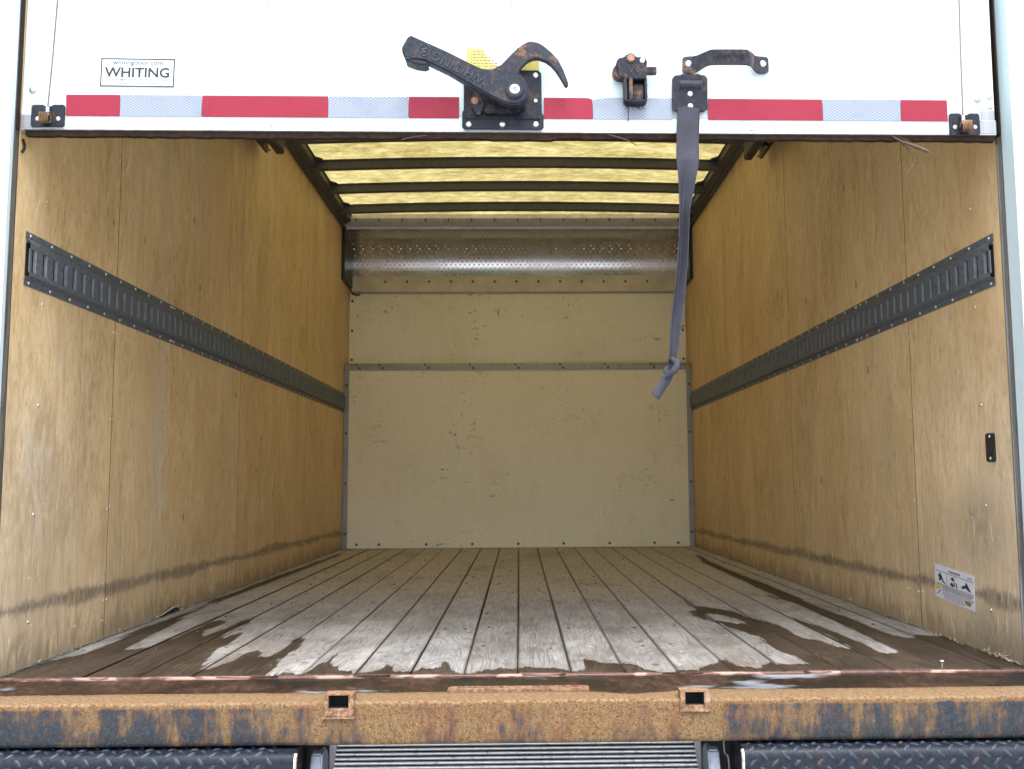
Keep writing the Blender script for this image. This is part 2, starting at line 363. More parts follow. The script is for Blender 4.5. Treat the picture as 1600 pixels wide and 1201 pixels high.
MAT = dict(
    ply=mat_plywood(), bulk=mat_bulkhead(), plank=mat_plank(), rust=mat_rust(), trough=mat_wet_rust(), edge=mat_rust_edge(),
    steel=mat_black_steel(), worn=mat_black_steel('worn_black_steel', .85), rustbolt=mat_simple('rusty_bolt_steel', (.30, .15, .08), .6, 0, .4, 200),
    rail=mat_black_steel('grey_track_steel', .0, (.060, .068, .078), .42), lit_lip=mat_simple('lit_slot_grey', (.20, .212, .235), .45),  # slot lips: daylight from the opening painted in as a lighter grey
    white=mat_white_door(), whiterail=mat_white_door('white_aluminium_rail', .5), jamb=mat_white_door('white_post_paint', .35),
    alu=mat_aluminium(), galv=mat_aluminium('galvanised_trim', (.36, .37, .38), .45), bright=mat_simple('zinc_screw', (.62, .62, .60), .35, .8, .1),
    tread=mat_embossed(), ribs=mat_simple('ramp_aluminium', (.74, .76, .78), .34, .55, .12, 60, .5, .1),
    bow=mat_simple('grey_painted_bow', (.062, .064, .068), .55, 0, .2), header=mat_simple('grey_header_metal', (.66, .67, .70), .42, .2, .12),
    strip=mat_simple('cream_strip_paint', (.64, .58, .44), .5, 0, .12, 8), darkscrew=mat_simple('dull_screw', (.10, .085, .065), .5, .4),
    black=mat_simple('black_plastic', (.012, .013, .015), .35, 0, .2), dark=mat_simple('dark_underbody', (.010, .010, .010), .9, 0, .3),
    rubber=mat_simple('brown_black_rubber', (.026, .016, .010), .8, 0, .4, 60, .15), red=mat_tape('red_reflective_tape', (.20, .012, .026), (.27, .025, .048)),
    silver=mat_tape('silver_reflective_tape', (.15, .18, .235), (.29, .325, .38)), roof=mat_roof(), web=mat_webbing(),
    step=mat_black_steel('blue_black_tread_plate', .07, (.0065, .0092, .0145), .42), ink=mat_simple('black_ink', (.02, .02, .022), .5, 0, .1),
    faded=mat_simple('faded_ink', (.20, .22, .24), .5, 0, .1), paper=mat_simple('white_label_film', (.66, .70, .71), .4, 0, .04, 30),
    lilac=mat_simple('pale_label_film', (.66, .65, .70), .4, 0, .06, 30), yellow=mat_simple('yellow_label_film', (.50, .44, .12), .45, 0, .08, 30), olive=mat_simple('olive_print', (.20, .19, .05), .5, 0, .2),
    yprint=mat_simple('yellow_print', (.55, .45, .05), .5), straw=mat_simple('pale_splinter_wood', (.40, .31, .19), .8, 0, .3, 90), twig=mat_simple('frayed_brown_seal', (.07, .045, .028), .8, 0, .4, 90),
    concrete=mat_simple('grey_concrete', (.42, .415, .40), .85, 0, .2, 3), cable=mat_simple('steel_cable', (.16, .16, .16), .4, .6), copper=mat_simple('bronze_spring', (.22, .13, .06), .45, .6, .4),
    rustplate=mat_rust_plate(), ramprail=mat_simple('grey_blue_ramp_rail', (.20, .22, .26), .45, .4, .25, 60),
    rawedge=mat_simple('dark_raw_edge', (.055, .038, .022), .9, 0, .4, 90),
    lug=mat_black_steel('worn_tread_lug', .25, (.020, .026, .036), .34),
    letter=mat_simple('worn_raised_lettering', (.032, .038, .050), .38, .3, .5, 160),
    weld=mat_simple('pale_worn_edge', (.55, .48, .38), .7, 0, .35, 120), blueblack=mat_simple('blue_black_plastic', (.02, .024, .034), .4, 0, .2),
    leverm=mat_black_steel('scuffed_cast_steel', .28, (.011, .0145, .021), .40), hookm=mat_black_steel('rusty_cast_steel', 1.0, (.017, .019, .025), .5),
)

# ---------------------------------------------------------------- mesh helpers
WL = {}                                     # world location of every object made
def thing(name, label, cat, loc=(0, 0, 0), group=None):
    o = bpy.data.objects.new(name, None); COL.objects.link(o); o.empty_display_size = .05
    o.location = loc; WL[o] = Vector(loc); o['label'] = label; o['category'] = cat; o['kind'] = 'thing'
    if group: o['group'] = group
    return o
def tag(o, label, cat, group=None):
    o['label'] = label; o['category'] = cat
    if group: o['group'] = group
    return o
def place(name, mesh, parent, loc):
    o = bpy.data.objects.new(name, mesh); COL.objects.link(o)
    WL[o] = Vector(loc); o.location = WL[o] - (WL[parent] if parent else Vector())
    if parent: o.parent = parent
    return o
def obj(name, bm, mat, parent=None, smooth=False, bevel=0, seg=2, normals=True):
    if normals: bmesh.ops.recalc_face_normals(bm, faces=bm.faces)
    if bevel:
        ed = [e for e in bm.edges if len(e.link_faces) == 2 and e.calc_face_angle(0) > .6]
        bmesh.ops.bevel(bm, geom=ed, offset=bevel, segments=seg, affect='EDGES', clamp_overlap=True)
    co = np.array([v.co[:] for v in bm.verts]); c = Vector(((co.min(0) + co.max(0)) / 2).tolist())
    bmesh.ops.translate(bm, verts=bm.verts, vec=-c)
    me = bpy.data.meshes.new(name); bm.to_mesh(me); bm.free()
    me.materials.append(MAT[mat] if isinstance(mat, str) else mat)
    if smooth:
        for f in me.polygons: f.use_smooth = True
        if smooth != 'all': me.set_sharp_from_angle(angle=R_(35))
    return place(name, me, parent, c)
def B(): return bmesh.new()
def box(bm, x0, x1, y0, y1, z0, z1):
    v = [bm.verts.new(p) for p in ((x0, y0, z0), (x1, y0, z0), (x1, y1, z0), (x0, y1, z0), (x0, y0, z1), (x1, y0, z1), (x1, y1, z1), (x0, y1, z1))]
    for f in ((3, 2, 1, 0), (4, 5, 6, 7), (0, 1, 5, 4), (1, 2, 6, 5), (2, 3, 7, 6), (3, 0, 4, 7)): bm.faces.new([v[i] for i in f])
    return bm
def mbox(*a): return box(B(), *a)
def prism(bm, pts, y0, y1):                 # outline in x,z pushed through y
    a = [bm.verts.new((x, y0, z)) for x, z in pts]; b = [bm.verts.new((x, y1, z)) for x, z in pts]
    bm.faces.new(a); bm.faces.new(b[::-1]); n = len(pts)
    for i in range(n): bm.faces.new((a[i], b[i], b[(i + 1) % n], a[(i + 1) % n]))
    return bm
def loft(bm, rings, close=False, caps=False):
    vs = [[bm.verts.new(p) for p in r] for r in rings]; n = len(rings[0])
    for a, b in zip(vs, vs[1:]):
        for i in range(n if close else n - 1): bm.faces.new((a[i], a[(i + 1) % n], b[(i + 1) % n], b[i]))
    if caps: bm.faces.new(vs[0][::-1]); bm.faces.new(vs[-1])
    return bm
def extrude_x(bm, prof, x0, x1, caps=True):  # closed profile in y,z along x
    return loft(bm, [[(x0, y, z) for y, z in prof], [(x1, y, z) for y, z in prof]], True, caps)
def extrude_y(bm, prof, y0, y1, caps=True):  # closed profile in x,z along y
    return loft(bm, [[(x, y0, z) for x, z in prof], [(x, y1, z) for x, z in prof]], True, caps)
def frame_of(ax):
    ax = Vector(ax).normalized(); u = ax.orthogonal().normalized(); return ax, u, ax.cross(u)
def cyl(bm, c, ax, r, h, seg=16, r2=None):
    ax, u, v = frame_of(ax); c = Vector(c); r2 = r if r2 is None else r2
    rings = [[c + (u * math.cos(t) + v * math.sin(t)) * rr + ax * hh for t in [2 * math.pi * i / seg for i in range(seg)]] for rr, hh in ((r, 0), (r2, h))]
    return loft(bm, rings, True, True)
def dome(bm, c, ax, r, h, seg=10, rings=3):
    ax, u, v = frame_of(ax); c = Vector(c)
    rs = [[c + (u * math.cos(t) + v * math.sin(t)) * r * math.cos(k / rings * 1.35) + ax * h * math.sin(k / rings * 1.35) for t in [2 * math.pi * i / seg for i in range(seg)]] for k in range(rings + 1)]
    return loft(bm, rs, True, True)
def ring(bm, c, ax, r0, r1, h, seg=24):
    ax, u, v = frame_of(ax); c = Vector(c)
    prof = [(r0, 0), (r0, h), (r1, h), (r1, 0)]
    rs = [[c + (u * math.cos(t) + v * math.sin(t)) * r + ax * hh for r, hh in prof] for t in [2 * math.pi * i / seg for i in range(seg)]]
    return loft(bm, rs + [rs[0]], True)
def tube(bm, pts, r, seg=6):
    P = [Vector(p) for p in pts]; rs = []; prev = None
    for i, p in enumerate(P):
        t = (P[min(i + 1, len(P) - 1)] - P[max(i - 1, 0)]).normalized()
        u = t.orthogonal().normalized() if prev is None else (prev - t * prev.dot(t)).normalized()
        prev = u; v = t.cross(u); rr = r[i] if isinstance(r, (list, tuple)) else r
        rs.append([p + (u * math.cos(a) + v * math.sin(a)) * rr for a in [2 * math.pi * k / seg for k in range(seg)]])
    return loft(bm, rs, True, True)
def spline(pts, n=8):
    P = [Vector(p) for p in pts]; P = [2 * P[0] - P[1]] + P + [2 * P[-1] - P[-2]]; out = []
    for i in range(1, len(P) - 2):
        for k in range(n):
            t = k / n; a, b, c, d = P[i - 1:i + 3]
            out.append(.5 * (2 * b + (c - a) * t + (2 * a - 5 * b + 4 * c - d) * t * t + (3 * b - a - 3 * c + d) * t ** 3))
    return out + [P[-2]]
def text_bm(s, size, extrude=0.0, spacing=1.0, sx=1.0, bold=0.0):   # centred, in x,z, facing -y
    cu = bpy.data.curves.new('lettering', 'FONT'); cu.body = s; cu.size = size; cu.extrude = extrude; cu.offset = bold
    cu.align_x = 'CENTER'; cu.align_y = 'CENTER'; cu.space_character = spacing; cu.resolution_u = 3
    o = bpy.data.objects.new('lettering', cu); COL.objects.link(o)
    me = bpy.data.meshes.new_from_object(o.evaluated_get(bpy.context.evaluated_depsgraph_get()))
    bm = B(); bm.from_mesh(me); bpy.data.objects.remove(o); bpy.data.meshes.remove(me); bpy.data.curves.remove(cu)
    for v in bm.verts: v.co = Vector((v.co.x * sx, -v.co.z, v.co.y))
    return bm
def shift(bm, M):
    bmesh.ops.transform(bm, matrix=M, verts=bm.verts); return bm
def joined(bms):
    out = B()
    for b in bms:
        me = bpy.data.meshes.new('tmp'); b.to_mesh(me); b.free(); out.from_mesh(me); bpy.data.meshes.remove(me)
    return out
def mesh_of(name, bm, mat, smooth=True):
    bmesh.ops.recalc_face_normals(bm, faces=bm.faces)
    me = bpy.data.meshes.new(name); bm.to_mesh(me); bm.free(); me.materials.append(MAT[mat])
    if smooth:
        for f in me.polygons: f.use_smooth = True
        me.set_sharp_from_angle(angle=R_(40))
    return me
T = Matrix.Translation

# ================================================================ the setting
XL, XR, YB, YU, ZT = -1.1216, 1.1193, 6.21, 6.36, 2.05
YL, YR = 2.131, 2.180                                    # rear edges of the side walls
FW = 2.165                                               # rear edge of the floor
# ground under and behind the truck
bm = B(); n = 24; S = [-400, -120, -40, -15] + [-8 + i for i in range(17)] + [15, 40, 120, 400]
g = [[bm.verts.new((x, y + 2, -1.02 + (random.uniform(-.004, .004) if abs(x) < 9 and abs(y) < 9 else 0))) for x in S] for y in S]
for j in range(len(S) - 1):
    for i in range(len(S) - 1): bm.faces.new((g[j][i], g[j][i + 1], g[j + 1][i + 1], g[j + 1][i]))
obj('ground', bm, 'concrete')['kind'] = 'structure'

# ---------------------------------------------------------------- floor of boards
WET=[(-1.135,2.138),(-1.135,2.298),(-1.105,2.421),(-1.078,2.463),(-1.088,2.659),(-1.106,2.927),(-1.093,3.074),(-1.085,3.285),(-1.117,3.589),(-1.103,3.905),(-1.106,4.150),(-1.091,4.924),(-1.067,5.894),(-1.031,5.637),(-1.035,4.742),(-1.045,3.924),(-1.059,3.644),(-1.064,3.384),(-1.053,3.159),(-1.019,2.947),(-1.008,2.741),(-0.998,2.602),(-0.988,2.514),(-0.955,2.541),(-0.952,2.590),(-0.948,2.694),(-0.942,2.943),(-0.932,3.064),(-0.888,3.034),(-0.874,2.978),(-0.890,2.840),(-0.869,2.734),(-0.855,2.814),(-0.856,3.004),(-0.824,3.115),(-0.800,2.974),(-0.808,2.776),(-0.802,2.697),(-0.783,2.846),(-0.759,2.728),(-0.745,2.589),(-0.757,2.521),(-0.731,2.360),(-0.710,2.248),(-0.692,2.309),(-0.679,2.443),(-0.670,2.479),(-0.654,2.497),(-0.628,2.459),(-0.622,2.405),(-0.606,2.404),(-0.602,2.513),(-0.611,2.633),(-0.588,2.764),(-0.563,2.631),(-0.549,2.529),(-0.561,2.411),(-0.562,2.351),(-0.551,2.255),(-0.540,2.167),(-0.530,2.195),(-0.517,2.223),(-0.482,2.192),(-0.477,2.267),(-0.466,2.322),(-0.461,2.450),(-0.439,2.553),(-0.430,2.413),(-0.418,2.303),(-0.382,2.224),(-0.357,2.201),(-0.327,2.237),(-0.315,2.306),(-0.295,2.289),(-0.257,2.256),(-0.256,2.211),(-0.235,2.255),(-0.203,2.253),(-0.198,2.333),(-0.183,2.366),(-0.149,2.314),(-0.130,2.235),(-0.119,2.197),(-0.096,2.233),(-0.068,2.239),(-0.039,2.269),(-0.010,2.244),(-0.009,2.340),(0.003,2.373),(0.018,2.322),(0.029,2.258),(0.048,2.241),(0.084,2.240),(0.117,2.208),(0.131,2.402),(0.150,2.366),(0.178,2.331),(0.205,2.381),(0.205,2.297),(0.232,2.295),(0.256,2.286),(0.282,2.261),(0.304,2.206),(0.322,2.183),(0.357,2.226),(0.382,2.202),(0.412,2.247),(0.452,2.301),(0.482,2.349),(0.496,2.332),(0.504,2.235),(0.536,2.218),(0.553,2.256),(0.592,2.294),(0.602,2.245),(0.640,2.251),(0.649,2.243),(0.648,2.333),(0.627,2.394),(0.626,2.516),(0.632,2.640),(0.613,2.708),(0.586,2.829),(0.567,2.921),(0.530,3.034),(0.535,3.153),(0.570,3.198),(0.566,3.385),(0.579,3.573),(0.575,3.741),(0.598,3.762),(0.597,3.612),(0.594,3.456),(0.587,3.296),(0.631,3.243),(0.690,3.128),(0.702,3.009),(0.724,2.938),(0.750,2.820),(0.766,2.735),(0.752,2.667),(0.761,2.580),(0.785,2.589),(0.797,2.459),(0.814,2.439),(0.819,2.630),(0.812,2.720),(0.815,2.780),(0.813,2.880),(0.813,2.961),(0.834,2.987),(0.849,2.904),(0.871,2.683),(0.878,2.553),(0.875,2.409),(0.881,2.364),(0.911,2.380),(0.916,2.521),(0.922,2.680),(0.921,2.835),(0.919,3.010),(0.930,3.325),(0.878,3.553),(0.906,3.571),(0.920,3.491),(0.917,3.807),(0.926,4.184),(0.931,4.612),(0.934,4.976),(1.002,5.588),(1.027,5.586),(0.996,5.010),(0.992,4.476),(1.002,3.943),(1.004,3.584),(0.995,3.187),(1.002,2.963),(1.003,2.805),(1.008,2.675),(1.030,2.597),(1.059,2.650),(1.093,2.626),(1.135,2.593),(1.135,2.443),(1.135,2.268),(1.135,2.132),(1.135,2.036),(-1.135,2.087)]
DRY=[(0.594,3.088),(0.624,3.057),(0.664,2.889),(0.634,2.878),(0.587,2.974)]

def inside(P, poly):
    r = np.zeros(len(P), bool); x, y = P[:, 0], P[:, 1]
    for (ax, ay), (bx, by) in zip(poly, poly[1:] + poly[:1]):
        if ay == by: continue
        r ^= ((ay > y) != (by > y)) & (x < (bx - ax) * (y - ay) / (by - ay) + ax)
    return r
def edge_dist(P, poly):
    d = np.full(len(P), 9.0)
    for a, b in zip(poly, poly[1:] + poly[:1]):
        a, b = np.array(a), np.array(b); ab = b - a; t = np.clip(((P - a) @ ab) / max(ab @ ab, 1e-12), 0, 1)
        d = np.minimum(d, np.hypot(*(P - a - t[:, None] * ab).T))
    return d
def wetness(P):
    s = np.where(inside(P, WET), 1, -1) * edge_dist(P, WET)
    s2 = np.where(inside(P, DRY), 1, -1) * edge_dist(P, DRY)
    return np.minimum(s, -s2)
fl = thing('floor', 'weathered wooden cargo floor of long grey boards, wet along the sill', 'floor', (0, 4.2, 0))
del fl['category']; fl['kind'] = 'structure'
ys = [FW]
while ys[-1] < YB + .03: ys.append(min(YB + .03, ys[-1] + .007 + (ys[-1] - FW) * .012))
edges = [XL - .004] + [round(-.0041 + .1178 * k, 4) for k in range(-9, 10)] + [XR + .004]
for k in range(len(edges) - 1):
    x0, x1 = edges[k] + random.uniform(.0005, .0017), edges[k + 1] - random.uniform(.0005, .0017)
    nx = max(4, int((x1 - x0) / .0055)); zz = random.uniform(-.0015, .0012); warp = random.uniform(-.0012, .0012); amp = random.uniform(0, .0011); ph = random.uniform(0, 6)
    bm = B(); g = []
    for y in ys:
        row = []
        for i in range(nx + 1):
            t = i / nx
            x = x0 + (x1 - x0) * t + (amp * math.sin(y * 2.1 + ph) if i in (0, nx) else 0)
            row.append(bm.verts.new((x, y, zz + warp * (t - .5) - (.0012 if i in (0, nx) else 0))))
        g.append(row)
    for j in range(len(ys) - 1):
        for i in range(nx): bm.faces.new((g[j][i], g[j][i + 1], g[j + 1][i + 1], g[j + 1][i]))
    for s in (0, nx):                                    # sides
        low = [bm.verts.new((r[s].co.x, r[s].co.y, -.030)) for r in g]
        for j in range(len(ys) - 1): bm.faces.new((g[j][s], g[j + 1][s], low[j + 1], low[j]))
    lf = [bm.verts.new((v.co.x, v.co.y, -.030)) for v in g[0]]
    for i in range(nx): bm.faces.new((g[0][i], lf[i], lf[i + 1], g[0][i + 1]))
    P = np.array([v.co[:2] for v in bm.verts])
    wet = np.clip(wetness(P), -.2, .2).astype(np.float32)
    o = obj('plank', bm, 'plank', fl, smooth='all', normals=False)
    jt = np.array([1.0 if min(abs(q[0] - x0), abs(q[0] - x1)) < .0025 else 0.0 for q in P], np.float32)
    o.data.attributes.new('joint', 'FLOAT', 'POINT').data.foreach_set('value', jt)
    o.data.attributes.new('wet', 'FLOAT', 'POINT').data.foreach_set('value', wet)
obj('subfloor', mbox(XL - .01, XR + .01, FW + .02, YU + .05, -.060, -.034), 'dark', fl)
bm = B()                                                  # sunk screw heads, two per board at each cross member
for y in [2.52 + .3048 * k for k in range(12)]:
    for k in range(len(edges) - 1):
        for t in (.25, .76):
            if random.random() < .4: cyl(bm, (edges[k] + (edges[k + 1] - edges[k]) * t + random.uniform(-.01, .01), y + random.uniform(-.03, .03), -.002), (0, 0, 1), random.uniform(.0025, .005), .0033, 7)
obj('floor_screw', bm, 'darkscrew', fl)['kind'] = 'stuff'

# ---------------------------------------------------------------- side walls
screw_R = mesh_of('screw', dome(B(), (0, 0, 0), (1, 0, 0), .0042, .0028), 'bright')     # faces +x, on the left wall
screw_L = mesh_of('screw', dome(B(), (0, 0, 0), (-1, 0, 0), .0042, .0028), 'bright')
screw_B = mesh_of('screw', dome(B(), (0, 0, 0), (0, -1, 0), .0085, .004), 'darkscrew')
HZ = [.107 + .2435 * k for k in range(8)]
def side_wall(sgn, X, y0, seams, cols, label):
    t = thing('side_wall', label, 'wall', (X, y0, 0))
    ed = [y0] + seams + [YU + .02]
    for a, b in zip(ed, ed[1:]):
        bm = B(); y_0, y_1 = a + .0015, b - .0015
        n = max(6, int((y_1 - y_0) / .03)); rag = []
        for i in range(n + 1):                            # thin sheet with a chewed lower edge
            y = y_0 + (y_1 - y_0) * i / n
            rag.append((y, .001 + abs(random.gauss(0, .0022)) + (.004 if random.random() < .1 else 0)))
        prof = [(y_1, ZT), (y_0, ZT)] + rag
        f = [bm.verts.new((X, y, z)) for y, z in prof]; k = [bm.verts.new((X + sgn * .006, y, z)) for y, z in prof]
        bm.faces.new(f); bm.faces.new(k[::-1])
        for i in range(len(prof)): bm.faces.new((f[i], k[i], k[(i + 1) % len(prof)], f[(i + 1) % len(prof)]))
        pn = obj('plywood_panel', bm, 'ply', t); pn.data.materials.append(MAT['rawedge'])
        for f in pn.data.polygons:
            if abs(f.normal.x) < .5: f.material_index = 1
    for q in seams: obj('dark_seam_backing', mbox(*sorted((X + sgn * .0062, X + sgn * .0074)), q - .02, q + .02, .01, ZT - .01), 'dark', t)  # thin dark strip added behind each seam so the gap stays dark
    obj('outer_skin', mbox(*sorted((X + sgn * .0075, X + sgn * .03)), y0 + .004, YU + .06, -.10, ZT + .03), 'white', t)
    sm = screw_R if X < 0 else screw_L
    for c, pair in cols:
        for z in HZ:
            if abs(z - .93) < .07: continue
            for dy in ((-.011, .011) if pair else (0,)):
                j = random.uniform(-.006, .006)
                place('screw', sm, t, (X - sgn * .0002, c + dy + random.uniform(-.003, .003), z + j))
    return t
def cols_from(c0, seams):
    out = []
    for k in range(10):
        c = c0 + .4064 * k; s = [q for q in seams if abs(q - c) < .06]
        if c < 6.3: out.append((s[0] if s else c, bool(s)))
    return out
SL = [2.685, 3.905, 5.110]; SR = [2.7265, 3.947, 5.165]
wl = side_wall(-1, XL, YL, SL, cols_from(2.272, SL), 'left plywood side wall with scuffed panels, opposite the instruction label')
wr = side_wall(1, XR, YR, SR, cols_from(2.320, SR), 'right plywood side wall carrying the instruction label and black plate')
for k, (X, sgn, ys_) in enumerate(((XL, 1, (2.15, 4.6)), (XR, -1, (2.19, 3.6)))):        # splinters standing along the foot of the walls
    bm = B()
    for i in range(46):
        y = ys_[0] + (ys_[1] - ys_[0]) * random.random() ** (1.7 if k else 1.2); L_ = random.uniform(.003, .011)
        c = Vector((X + sgn * random.uniform(.001, .004), y, random.uniform(0, .006)))
        d = Vector((sgn * random.uniform(.1, .8), random.uniform(-.7, .7), random.uniform(.2, 1))).normalized()
        tube(bm, (c, c + d * L_ * .6, c + d * L_), [random.uniform(.0006, .0018), .0012, .0003], 4)
    if k:
        for y, h in ((2.335, .02), (2.33, .014), (2.30, .012), (2.255, .02), (2.245, .017), (2.24, .012), (2.36, .01), (2.275, .013), (2.51, .010), (2.60, .009)):
            tube(bm, ((X - .001, y, .001), (X - .008, y + random.uniform(-.012, .012), h * .6), (X - .006, y + random.uniform(-.02, .02), h)), [.003, .0025, .0006], 5)
    obj('splinters', bm, 'straw', wr if k else wl)['kind'] = 'stuff'
bm = B()                                                  # torn veneer at the foot of the left wall
loft(bm, [[(XL + .0008, 3.10 + .012 * i, z) for z in (.0005, .004 + .016 * math.sin(i / 14 * math.pi) + random.uniform(0, .003))] for i in range(15)])
obj('torn_hole', bm, 'dark', wl)
bm = B()
tube(bm, ((XL + .001, 3.10, .006), (XL + .016, 3.17, .024), (XL + .02, 3.27, .021)), [.002, .004, .001], 5)
obj('lifted_splinter', bm, 'straw', wl)

# ---------------------------------------------------------------- slotted tie down rails on both walls
SH = [.1245, .1085, .0985, .0858, .0322, .022, .0155, 0]          # heights, from the top flange down
def rail(sgn, X, ystart, yend, y0, ztop, label):
    t = thing('tie_down_rail', label, 'cargo rail', (X, ystart, ztop - .06), 'slotted cargo rails on the side walls')
    zb = ztop - .1245; D = [.0022, .0022, .0125, .0125, .0125, .0125, .0022, .0022]
    zs = [zb + h for h in SH]; bm = B(); s = -sgn
    yc = [ystart]; slots = set(); lipm = B(); n = int((yend - .012 - y0) / .0508)
    for i in range(n + 1):
        c = y0 + .0508 * i; slots.add(len(yc)); yc += [c - .0098, c + .0098]
    yc.append(yend)
    g = [[bm.verts.new((X + s * d, y, z)) for d, z in zip(D, zs)] for y in yc]
    for i in range(len(yc) - 1):
        for j in range(7):
            if j == 3 and i in slots:
                q = [lipm.verts.new(v.co) for v in (g[i][3], g[i][4], g[i + 1][4], g[i + 1][3])]; ins = [lipm.verts.new((X + s * .0050, v.co.y, v.co.z)) for v in q]
                for k in range(4): lipm.faces.new((q[k], q[(k + 1) % 4], ins[(k + 1) % 4], ins[k]))
                continue
            bm.faces.new((g[i][j], g[i][j + 1], g[i + 1][j + 1], g[i + 1][j]))
    # turned-in back edges of the flanges and the open end
    for r, z in ((0, zs[0]), (7, zs[7])):
        bk = [bm.verts.new((X + s * .0004, y, z)) for y in yc]
        for i in range(len(yc) - 1): bm.faces.new((g[i][r], g[i + 1][r], bk[i + 1], bk[i]))
    obj('rail_body', bm, 'rail', t)
    obj('slot_lips', lipm, 'lit_lip', t)['kind'] = 'stuff'
    # near-black sheet behind every slot, its shade put into the colour
    bm = B(); box(bm, *sorted((X + s * .0004, X + s * .0016)), ystart + .003, yend - .002, zs[5], zs[2])
    obj('slot_shade_plate', bm, 'dark', t)
    sm = screw_R if s > 0 else screw_L
    for row, z in enumerate((ztop - .008, zb + .0078)):
        y = ystart + .020
        while y < yend - .02:
            place('screw', sm, t, (X + s * .0022, y, z)); y += .1016
        for yy in (3.10, 3.135): place('screw', sm, t, (X + s * .0022, yy, z))
    return t
rail(-1, XL, 2.1795, 6.2, 2.1993, .9895, 'slotted grey cargo rail screwed along the left plywood wall')
rail(1, XR, 2.2125, 6.205, 2.2309, .9895, 'slotted grey cargo rail screwed along the right plywood wall')

# ---------------------------------------------------------------- front wall
fw = thing('front_wall', 'cream painted front bulkhead with metal trim and a curved embossed top', 'wall', (0, YU, 0))
obj('upper_panel', mbox(XL + .003, XR - .003, YU, YU + .02, 1.10, 1.70), 'bulk', fw)
obj('lower_panel', mbox(XL + .030, XR - .030, YB, YB + .018, .0025, 1.150), 'bulk', fw)
obj('lower_frame', mbox(XL + .004, XR - .004, YB + .0185, YU - .002, .002, 1.13), 'dark', fw)
bm = extrude_x(B(), [(YB - .004, 1.133), (YB - .004, 1.160), (YB + .006, 1.1795), (YU - .003, 1.1795), (YU - .003, 1.1765), (YB + .008, 1.1765), (YB - .001, 1.158), (YB - .001, 1.133)], XL + .006, XR - .006)
obj('top_trim', bm, 'galv', fw)
for x0, x1 in ((XL + .002, XL + .034), (XR - .034, XR - .002)):
    bm = B(); xm = (x0 + x1) / 2
    extrude_x(bm, [(0, 0)] * 0 or [(YB - .003, .003), (YB - .003, 1.132), (YB + .012, 1.132), (YB + .012, .003)], x0, x1)
    box(bm, xm - .004, xm + .004, YB - .0048, YB - .0032, .004, 1.131)
    obj('side_trim', bm, 'galv', fw)
for x in (-1.0218, -.8738, -.5815, -.2929, .0003, .2898, .5798, .8786):
    place('screw', screw_B, fw, (x, YB - .004, 1.148)); place('screw', screw_B, fw, (x - .02, YB + .001, 1.170))
for x in (-1.0281, -.8868, -.5878, -.2963, -.0044, .2839, .5767, .8619, 1.0128): place('screw', screw_B, fw, (x, YB, .0265))
for z in (1.0384, .7298, .4122, .0938):
    for x in (XL + .018, XR - .018): place('screw', screw_B, fw, (x, YB - .0048, z))
for z in (1.614, 1.416, 1.223):
    for x in (XL + .022, XR - .022): place('screw', screw_B, fw, (x, YU, z))
obj('rivet_strip', mbox(XL + .022, XR - .022, YU - .004, YU - .0005, 1.676, 1.781), 'strip', fw)
obj('strip_lip', mbox(XL + .022, XR - .022, YU - .010, YU - .0006, 1.664, 1.676), 'galv', fw)
for k in range(13): place('rivet', screw_B, fw, (-.8836 + .1456 * k, YU - .004, 1.744))
# curved embossed sheet
def cove(t): a = t * math.pi / 2; return YU - .004 - .26 * (1 - math.cos(a)), 1.781 + .272 * math.sin(a), Vector((0, -math.cos(a), -math.sin(a)))
bm = B(); loft(bm, [[(x, *cove(k / 24)[:2]) for x in np.linspace(XL + .024, XR - .024, 3)] for k in range(25)])
obj('curved_sheet', bm, 'tread', fw, smooth='all')
bm = B(); rows = 20; px = .031
for r in range(15):
    y, z, nrm = cove((r + .5) / rows); up = Vector((0, -nrm.z, nrm.y)) * (1 if nrm.y < 0 else -1)
    up = Vector((0, nrm.z, -nrm.y))
    for k in range(int((XR - XL - .06) / px)):
        x = XL + .04 + px * (k + .5 * (r % 2)); c = Vector((x, y, z)); s = 1 if (k + r) % 2 else -1
        d = (Vector((1, 0, 0)) + up * s * .8).normalized(); e = nrm.cross(d).normalized()
        q = [bm.verts.new(c + d * .0122), bm.verts.new(c + e * .0046), bm.verts.new(c - d * .0122), bm.verts.new(c - e * .0046)]; tp = bm.verts.new(c + nrm * .0019)
        for i in range(4): bm.faces.new((q[i], q[(i + 1) % 4], tp))
o = obj('tread_lugs', bm, 'tread', fw); o['kind'] = 'stuff'
for x0, x1 in ((XL + .001, XL + .022), (XR - .022, XR - .001)):
    obj('corner_post', mbox(x0, x1, 6.06, YU - .001, 1.70, 2.05), 'blueblack', fw, bevel=.003)
obj('front_skin', mbox(XL - .03, XR + .03, YU + .065, YU + .09, -.1, ZT + .03), 'white', fw)
tag(obj('cable', tube(B(), spline([(XL + .006, 6.19, 2.03), (XL + .006, 6.24, 1.92), (XL + .010, 6.30, 1.76), (XL + .018, 6.33, 1.675), (XL + .045, 6.335, 1.652), (XL + .075, 6.345, 1.655)]), .0052, 8), 'black', smooth=True),
    'thin black cable curling out of the upper left corner by the curved sheet', 'cable')

